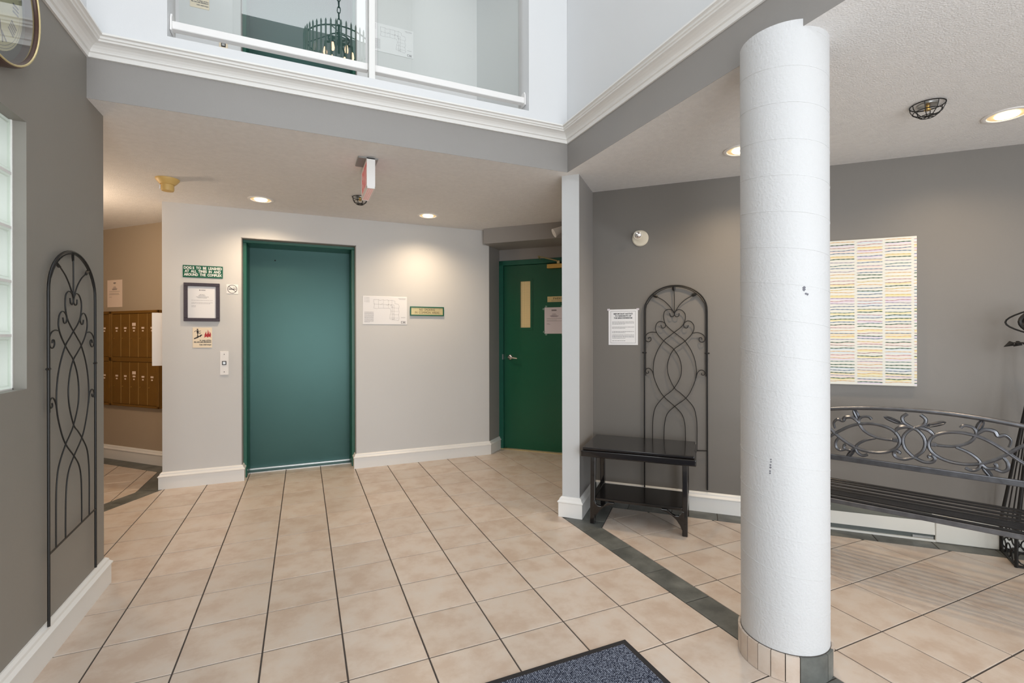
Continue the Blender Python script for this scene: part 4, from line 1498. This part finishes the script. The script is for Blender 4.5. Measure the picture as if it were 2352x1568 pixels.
# ================================================================== MAILBOXES
def mail_unit(a0, n, label):
    t = thing('mailbox_bank', label, 'mailbox', ma(a0, 0.0), -PI / 4, 'mailbox banks in the alcove')
    W = n * 0.1415 + 0.06
    z0, z1 = 0.575, 1.568
    b = MB(); b.box(0, W, -0.028, -0.001, z0, z1)
    b.obj('cabinet', M['mail'], t)
    b = MB()
    for (xa, xb, za, zb) in ((0, W, z1 - .028, z1), (0, W, z0, z0 + .022), (0, .026, z0, z1), (W - .026, W, z0, z1), (0, W, 1.040, 1.085)):
        b.box(xa, xb, -0.042, -0.027, za, zb)
    b.obj('cabinet_frame', M['mail'], t, bevel=0.003)
    for r_, (za, zb) in enumerate(((0.602, 1.036), (1.089, 1.536))):
        for i in range(n):
            xa = 0.030 + i * 0.1415
            d = MB(); d.box(xa, xa + 0.1385, -0.037, -0.028, za, zb)
            dd = d.obj('mailbox_door', M['mail'], t, bevel=0.0015)
            l = MB(); zc = zb - 0.155
            l.rect(xa + .048, xa + .092, zc, zc + .018, -0.0375); l.rect(xa + .056, xa + .082, zc - .028, zc - .014, -0.0375)
            if i == 2:
                l.rect(xa + .040, xa + .098, zc + .030, zc + .062, -0.0375)
            l.obj('name_label', M['pink_paper'], dd, recalc=False)
            k = MB(); k.lathe([(0.007, -0.037), (0.007, -0.041), (0.0, -0.042)], xa + 0.025, zb - 0.255, seg=12, axis='y')
            k.obj('lock', M['brass'], dd)
            if i:
                e = MB(); e.box(xa - 0.0030, xa - 0.0002, -0.0395, -0.028, za, zb)
                e.obj('divider', M['mail_line'], t)
    return t


mail_unit(-5.815, 5, 'bronze metal mailbox bank in the alcove, the one nearest the light wall')
mail_unit(-6.590, 5, 'bronze metal mailbox bank in the alcove, partly hidden behind the left wall')

# ================================================================== CEILING FITTINGS
def downlight(x, y, label, power=30, lit=True):
    t = thing('recessed_downlight', label, 'ceiling light', (x, y, CE), 0, 'recessed downlights')
    p = MB(); p.lathe([(0.100, 0.0), (0.100, -0.004), (0.092, -0.006), (0.078, -0.004), (0.076, 0.002), (0.076, -0.001), (0.1, 0.0)], seg=36)
    # trim ring as open lathe (no caps needed)
    r = MB(); prof = [(0.100, -0.0005), (0.100, -0.004), (0.094, -0.007), (0.080, -0.005), (0.077, -0.0005)]
    seg = 36
    for (rr, zz) in prof:
        for k in range(seg):
            r.v.append((rr * math.cos(2 * PI * k / seg), rr * math.sin(2 * PI * k / seg), zz))
    for i in range(len(prof) - 1):
        for k in range(seg):
            k2 = (k + 1) % seg
            r.f.append((i * seg + k, i * seg + k2, (i + 1) * seg + k2, (i + 1) * seg + k)); r.mi.append(0)
    r.obj('trim_ring', M['white_plastic'], t, smooth=True, recalc=False)
    p = MB(); p.lathe([(0.077, -0.0008), (0.0, -0.0010)], seg=36)
    p.obj('reflector', M['lamp_can'], t)
    p = MB(); p.lathe([(0.050, -0.0015), (0.046, -0.008), (0.030, -0.013), (0.0, -0.015)], seg=28)
    p.obj('bulb', M['lamp'], t, smooth=True)
    l = bpy.data.lights.new('downlight_beam', 'SPOT')
    l.energy = power; l.color = (1.0, 0.77, 0.52); l.spot_size = math.radians(150); l.spot_blend = 1.0; l.shadow_soft_size = 0.045
    lo = bpy.data.objects.new('downlight_beam', l); COL.objects.link(lo)
    lo.parent = t; lo.location = (0, 0, -0.03)
    return t


downlight(-0.328, 4.545, 'lit recessed ceiling downlight above the green elevator door', 46)
downlight(1.096, 4.527, 'lit recessed ceiling downlight right of the exit sign above the brass plaque', 44)
downlight(3.385, 1.262, 'large lit recessed ceiling downlight above the bench at the right edge', 32)
downlight(2.500, 2.165, 'recessed ceiling downlight peeping out behind the top of the column', 46)
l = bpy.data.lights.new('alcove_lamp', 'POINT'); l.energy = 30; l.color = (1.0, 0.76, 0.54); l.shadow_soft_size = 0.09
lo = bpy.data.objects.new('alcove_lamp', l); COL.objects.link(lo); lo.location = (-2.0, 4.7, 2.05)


def cage(x, y, r_, hgt, label, rz=0.3):
    t = thing('caged_sprinkler', label, 'sprinkler', (x, y, CE), rz, 'wire-caged ceiling sprinklers')
    p = MB(); p.lathe([(r_ * .62, -0.0005), (r_ * .60, -0.008), (r_ * .3, -0.012), (0, -0.012)], seg=24)
    p.obj('escutcheon', M['steel'], t, smooth=True)
    p = MB(); p.lathe([(0.010, -0.010), (0.008, -0.026), (0.014, -0.028), (0.013, -0.032), (0, -0.033)], seg=12)
    p.obj('sprinkler_head', M['brass'], t, smooth=True)
    c = MB()
    for (rr, zz, tk) in ((r_, -0.006, .0028), (r_ * .82, -hgt * .62, .0022), (r_ * .45, -hgt, .0022)):
        c.tube([(rr * math.cos(2 * PI * k / 28), rr * math.sin(2 * PI * k / 28), zz) for k in range(28)], tk, 6, closed=True)
    for i in range(4):
        a = PI * i / 4
        prof = [(-1, -.006), (-.97, -hgt * .35), (-.82, -hgt * .68), (-.45, -hgt), (0, -hgt * 1.02), (.45, -hgt), (.82, -hgt * .68), (.97, -hgt * .35), (1, -.006)]
        c.tube([(u * r_ * math.cos(a), u * r_ * math.sin(a), zz) for (u, zz) in prof], 0.0020, 6)
    c.obj('wire_cage', M['black_metal'], t, smooth=True)
    return t


cage(2.862, 1.362, 0.070, 0.062, 'wire-caged ceiling sprinkler to the right of the column')
cage(0.432, 4.140, 0.062, 0.062, 'wire-caged ceiling sprinkler hanging behind the exit sign')

t = thing('smoke_alarm', 'yellowed round smoke alarm on the ceiling near the alcove', 'alarm', (-0.912, 4.225, CE))
p = MB(); p.lathe([(0.075, -0.0005), (0.074, -0.008), (0.066, -0.020), (0.052, -0.036), (0.046, -0.042), (0, -0.042)], seg=36)
p.obj('base', M['beige'], t, smooth=True)
p = MB(); p.lathe([(0.040, -0.0425), (0.041, -0.078), (0.037, -0.088), (0.020, -0.091), (0, -0.091)], seg=28)
p.obj('sensor_head', M['beige'], t, smooth=True)
p = MB(); p.box(-0.048, -0.040, -0.012, 0.004, -0.080, -0.052)
p.obj('indicator', M['white_plastic'], t)

# exit sign
t = thing('exit_sign', 'white box exit sign with red letters hanging edge-on from the ceiling', 'exit sign', (0.398, 3.18, CE))
p = MB(); p.box(-0.075, 0.050, 0.02, 0.20, -0.010, -0.0005)
p.obj('canopy', mat('grey_metal', (140, 140, 138), 0.5), t, bevel=0.002)
p = MB(); p.box(-0.025, 0.028, 0.0, 0.008, -0.205, -0.010); p.box(-0.025, 0.028, 0.302, 0.31, -0.205, -0.010)
p.box(-0.025, 0.028, 0.0, 0.31, -0.018, -0.010); p.box(-0.025, -0.021, 0, 0.31, -0.205, -0.192); p.box(0.024, 0.028, 0, 0.31, -0.205, -0.192)
p.obj('housing', M['white_plastic'], t, bevel=0.001)
p = MB(); p.box(-0.0225, -0.0205, 0.008, 0.302, -0.192, -0.018); p.box(0.0235, 0.0255, 0.008, 0.302, -0.192, -0.018)
p.obj('face_panel', M['exit_face'], t)
p = MB(); p.box(-0.020, 0.023, 0.008, 0.302, -0.203, -0.199)
p.obj('bottom_lens', M['exit_face'], t)
p = MB()
for i in range(9):
    for j in range(3):
        p.box(-0.013 + j * 0.0115, -0.008 + j * 0.0115, 0.03 + i * 0.03, 0.038 + i * 0.03, -0.2045, -0.203)
p.obj('lens_holes', M['exit_red'], t)
for sgn in (-1, 1):
    me = text_mesh('EXIT', 0.185, width=0.25, bold=0.004, extrude=0.0006)
    me.materials.clear(); me.materials.append(M['exit_red'])
    o = link('lettering', me, t)
    o.rotation_euler = (0, 0, -PI / 2 if sgn < 0 else PI / 2)
    o.location = (-0.0235 if sgn < 0 else 0.0265, 0.155, -0.108)

# emergency light head on the right wall
t = thing('emergency_lamp', 'round off-white emergency lamp head on the taupe wall above the notice', 'wall lamp', on_right(-0.430, 0, 2.055), -PI / 4)
p = MB(); p.lathe([(0.062, -0.001), (0.062, -0.010), (0.055, -0.017), (0, -0.018)], 0, 0, seg=36, axis='y')
p.obj('wall_plate', M['off_white'], t, smooth=True)
p = MB(); p.tube([(-0.01, -0.017, 0.01), (-0.018, -0.035, 0.022), (-0.02, -0.045, 0.022)], 0.010, 8)
p.obj('swivel', M['off_white'], t, smooth=True)
hd = bpy.data.objects.new('x', None)
p = MB(); p.lathe([(0.0, 0.02), (0.018, 0.018), (0.024, 0.0), (0.031, -0.034), (0.031, -0.038), (0.0, -0.038)], 0, 0, seg=24, axis='y')
hh = p.obj('lamp_head', M['off_white'], t, smooth=True); hh.location = (-0.016, -0.055, 0.018); hh.rotation_euler = (math.radians(12), 0, math.radians(12))
p = MB(); p.lathe([(0.026, -0.0385), (0.020, -0.043), (0, -0.045)], 0, 0, seg=20, axis='y')
ln = p.obj('lens', M['chrome'], hh, smooth=True)
bpy.data.objects.remove(hd)

# flood lamp on the soffit
t = thing('flood_lamp', 'white conical lamp head on the soffit, mostly hidden behind the post', 'wall lamp', (ST(6.622, -1.72)[0], ST(6.622, -1.72)[1], 2.37), -PI / 4)
p = MB(); p.lathe([(0.05, -0.001), (0.05, -0.012), (0.0, -0.014)], 0, 0, seg=24, axis='y')
p.obj('wall_plate', M['white_plastic'], t, smooth=True)
p = MB(); p.tube([(0, -0.012, 0), (-0.02, -0.06, 0.0), (-0.045, -0.10, -0.010)], 0.010, 8)
p.obj('swivel', M['white_plastic'], t, smooth=True)
p = MB(); p.tube([(-0.035, -0.09, 0.0), (-0.05, -0.105, -0.01), (-0.075, -0.125, -0.03), (-0.115, -0.150, -0.058), (-0.12, -0.153, -0.061)], [0.015, 0.025, 0.032, 0.045, 0.045], 20)
p.obj('lamp_head', M['white_plastic'], t, smooth=True)

# ================================================================== CLOCK on the left wall
t = thing('wall_clock', 'round wall clock with dark wooden rim and cream dial high on the left wall', 'clock', (-0.958, 2.115, 2.465), PI / 2)
RC = 0.255
p = MB()
prof = [(RC - .006, -0.001), (RC, -0.006), (RC, -0.032), (RC - .004, -0.046), (RC - .012, -0.050), (RC - .018, -0.046), (RC - .020, -0.012)]
seg = 64
for (rr, yy) in prof:
    for k in range(seg):
        p.v.append((rr * math.cos(2 * PI * k / seg), yy, rr * math.sin(2 * PI * k / seg)))
for i in range(len(prof) - 1):
    for k in range(seg):
        k2 = (k + 1) % seg
        p.f.append((i * seg + k, i * seg + k2, (i + 1) * seg + k2, (i + 1) * seg + k)); p.mi.append(0)
p.obj('rim', M['wood'], t, smooth=True)
p = MB(); p.tube([((RC - .011) * math.cos(2 * PI * k / 64), -0.050, (RC - .011) * math.sin(2 * PI * k / 64)) for k in range(64)], 0.0035, 6, closed=True)
p.obj('bezel', M['gold'], t, smooth=True)
p = MB(); p.lathe([(RC - .020, -0.010), (RC - .020, -0.013), (0, -0.013)], 0, 0, seg=48, axis='y')
p.obj('back_disc', M['dark_grey'], t)  # dark ring painted in for the reflection on the clock glass
p = MB(); p.lathe([(0.205, -0.0135), (0.203, -0.018), (0, -0.018)], 0, 0, seg=48, axis='y')
p.obj('dial', M['dial'], t)
p = MB()
for rr in (0.196, 0.186):
    p.ribbon([(rr * math.cos(2 * PI * k / 60), rr * math.sin(2 * PI * k / 60)) for k in range(61)], 0.0016, -0.0184)
num = ['XII', 'I', 'II', 'III', 'IIII', 'V', 'VI', 'VII', 'VIII', 'IX', 'X', 'XI']
p.obj('minute_track', M['grey_ink'], t, recalc=False)
for i, s_ in enumerate(num):
    a = PI / 2 - i * PI / 6
    me = text_mesh(s_, 0.052, bold=0.0006)
    me.materials.clear(); me.materials.append(M['grey_ink'])
    o = link('numeral', me, t); o.location = (0.155 * math.cos(a), -0.0186, 0.155 * math.sin(a)); o.rotation_euler = (0, i * PI / 6, 0)
p = MB(); p.ribbon([(0, 0), (0.05, -0.10), (0.06, -0.14)], [0.008, 0.012, 0.002], -0.022)
p.obj('hour_hand', M['ink'], t, recalc=False)
p = MB(); p.ribbon([(-0.02, -0.02), (0.06, 0.05), (0.14, 0.115)], [0.005, 0.010, 0.002], -0.024)
p.obj('minute_hand', M['ink'], t, recalc=False)
p = MB(); p.lathe([(RC - .016, -0.040), (RC - .016, -0.042)], 0, 0, seg=48, axis='y')
p.obj('glass', M['clock_glass'], t)

# ================================================================== ENTRANCE MAT
t = thing('entrance_mat', 'blue-grey ribbed entrance mat with black rubber edge on the tiled floor', 'mat', (0, 0, 0))
mx0, mx1, my0, my1 = 0.06, 1.257, -0.15, 1.682
p = MB(); p.box(mx0, mx1, my0, my1, 0.0006, 0.005)
p.obj('rubber_backing', M['rubber'], t, bevel=0.002)
p = MB()
e = 0.030
x = mx0 + e
while x < mx1 - e:
    p.prism([(x, 0.005), (x + 0.0068, 0.005), (x + 0.0052, 0.0105), (x + 0.0016, 0.0105)], my0 + e, my1 - e, axis='y'); x += 0.0072
o = p.obj('carpet_ribs', M['carpet'], t); o['kind'] = 'stuff'

# ================================================================== CHANDELIER in the atrium (seen mirrored in the guard glass)
chx, chy = 0.335, 0.93
t = thing('chandelier', 'round crystal rod chandelier on a chain, mirrored in the second floor glass', 'chandelier', (chx, chy, 0))
rc_ = 0.315
p = MB()
for (rr, zz) in ((rc_, 4.27), (rc_ * .98, 3.96), (0.10, 4.32)):
    p.tube([(rr * math.cos(2 * PI * k / 40), rr * math.sin(2 * PI * k / 40), zz) for k in range(40)], 0.007, 6, closed=True)
for k in range(4):
    a = k * PI / 2 + .3
    p.tube([(rc_ * math.cos(a), rc_ * math.sin(a), 4.27), (0, 0, 4.40)], 0.005, 6)
    p.tube([(0.10 * math.cos(a), 0.10 * math.sin(a), 4.32), (0, 0, 4.36)], 0.006, 6)
p.tube([(0, 0, 4.47), (0, 0, 4.18)], 0.012, 8)
p.obj('frame', M['black_metal'], t, smooth=True)
rod = MB()
rod.tube([(0, 0, 0.0), (0, 0, 0.02), (0, 0, 0.45), (0, 0, 0.475)], [0.003, 0.008, 0.008, 0.001], 6)
rod_me = rod.mesh('crystal_rod', M['crystal'])
for k in range(44):
    a = 2 * PI * k / 44
    o = link('crystal_rod', rod_me, t); o.location = ((rc_ + .012) * math.cos(a), (rc_ + .012) * math.sin(a), 3.855)
for k in range(6):
    a = 2 * PI * k / 6
    b = MB(); b.lathe([(0.0, 4.13), (0.014, 4.14), (0.019, 4.165), (0.013, 4.20), (0.009, 4.215), (0.0, 4.216)], 0.13 * math.cos(a), 0.13 * math.sin(a), seg=12)
    b.obj('bulb', M['bulb'], t, smooth=True)
    b = MB(); b.tube([(0.13 * math.cos(a), 0.13 * math.sin(a), 4.215), (0.13 * math.cos(a), 0.13 * math.sin(a), 4.27), (0.02 * math.cos(a), 0.02 * math.sin(a), 4.29)], 0.011, 8)
    b.obj('socket', M['black_metal'], t, smooth=True)
lk = MB(); lk.tube([(0.016 * math.cos(2 * PI * k / 14), 0, 0.036 * math.sin(2 * PI * k / 14)) for k in range(14)], 0.0045, 6, closed=True)
lk_me = lk.mesh('chain_link', M['black_metal'], smooth=True)
zz = 4.50; i = 0
while zz < 6.2:
    o = link('chain_link', lk_me, t); o.location = (0, 0, zz); o.rotation_euler = (0, 0, (i % 2) * PI / 2 + .3); zz += 0.060; i += 1
p = MB(); p.tube([(0, 0, 6.2), (0, 0, 7.44)], 0.006, 6)
p.tube([(-.9, 0, 7.62), (1.2, 0, 7.62)], 0.02, 6)
p.tube([(0, 0, 7.44), (0, 0, 7.62)], 0.012, 6)
p.obj('hanging_rod', M['black_metal'], t)

# print, drawings and tiny repeats that cannot be picked apart one by one
for o in bpy.data.objects:
    if o.name.split('.')[0] in ('printed_text', 'symbol', 'floor_plan_drawing', 'painted_stripes', 'wire_mesh', 'fins', 'lens_holes', 'paint_chips', 'minute_track', 'flame_symbol'):
        o['kind'] = 'stuff'
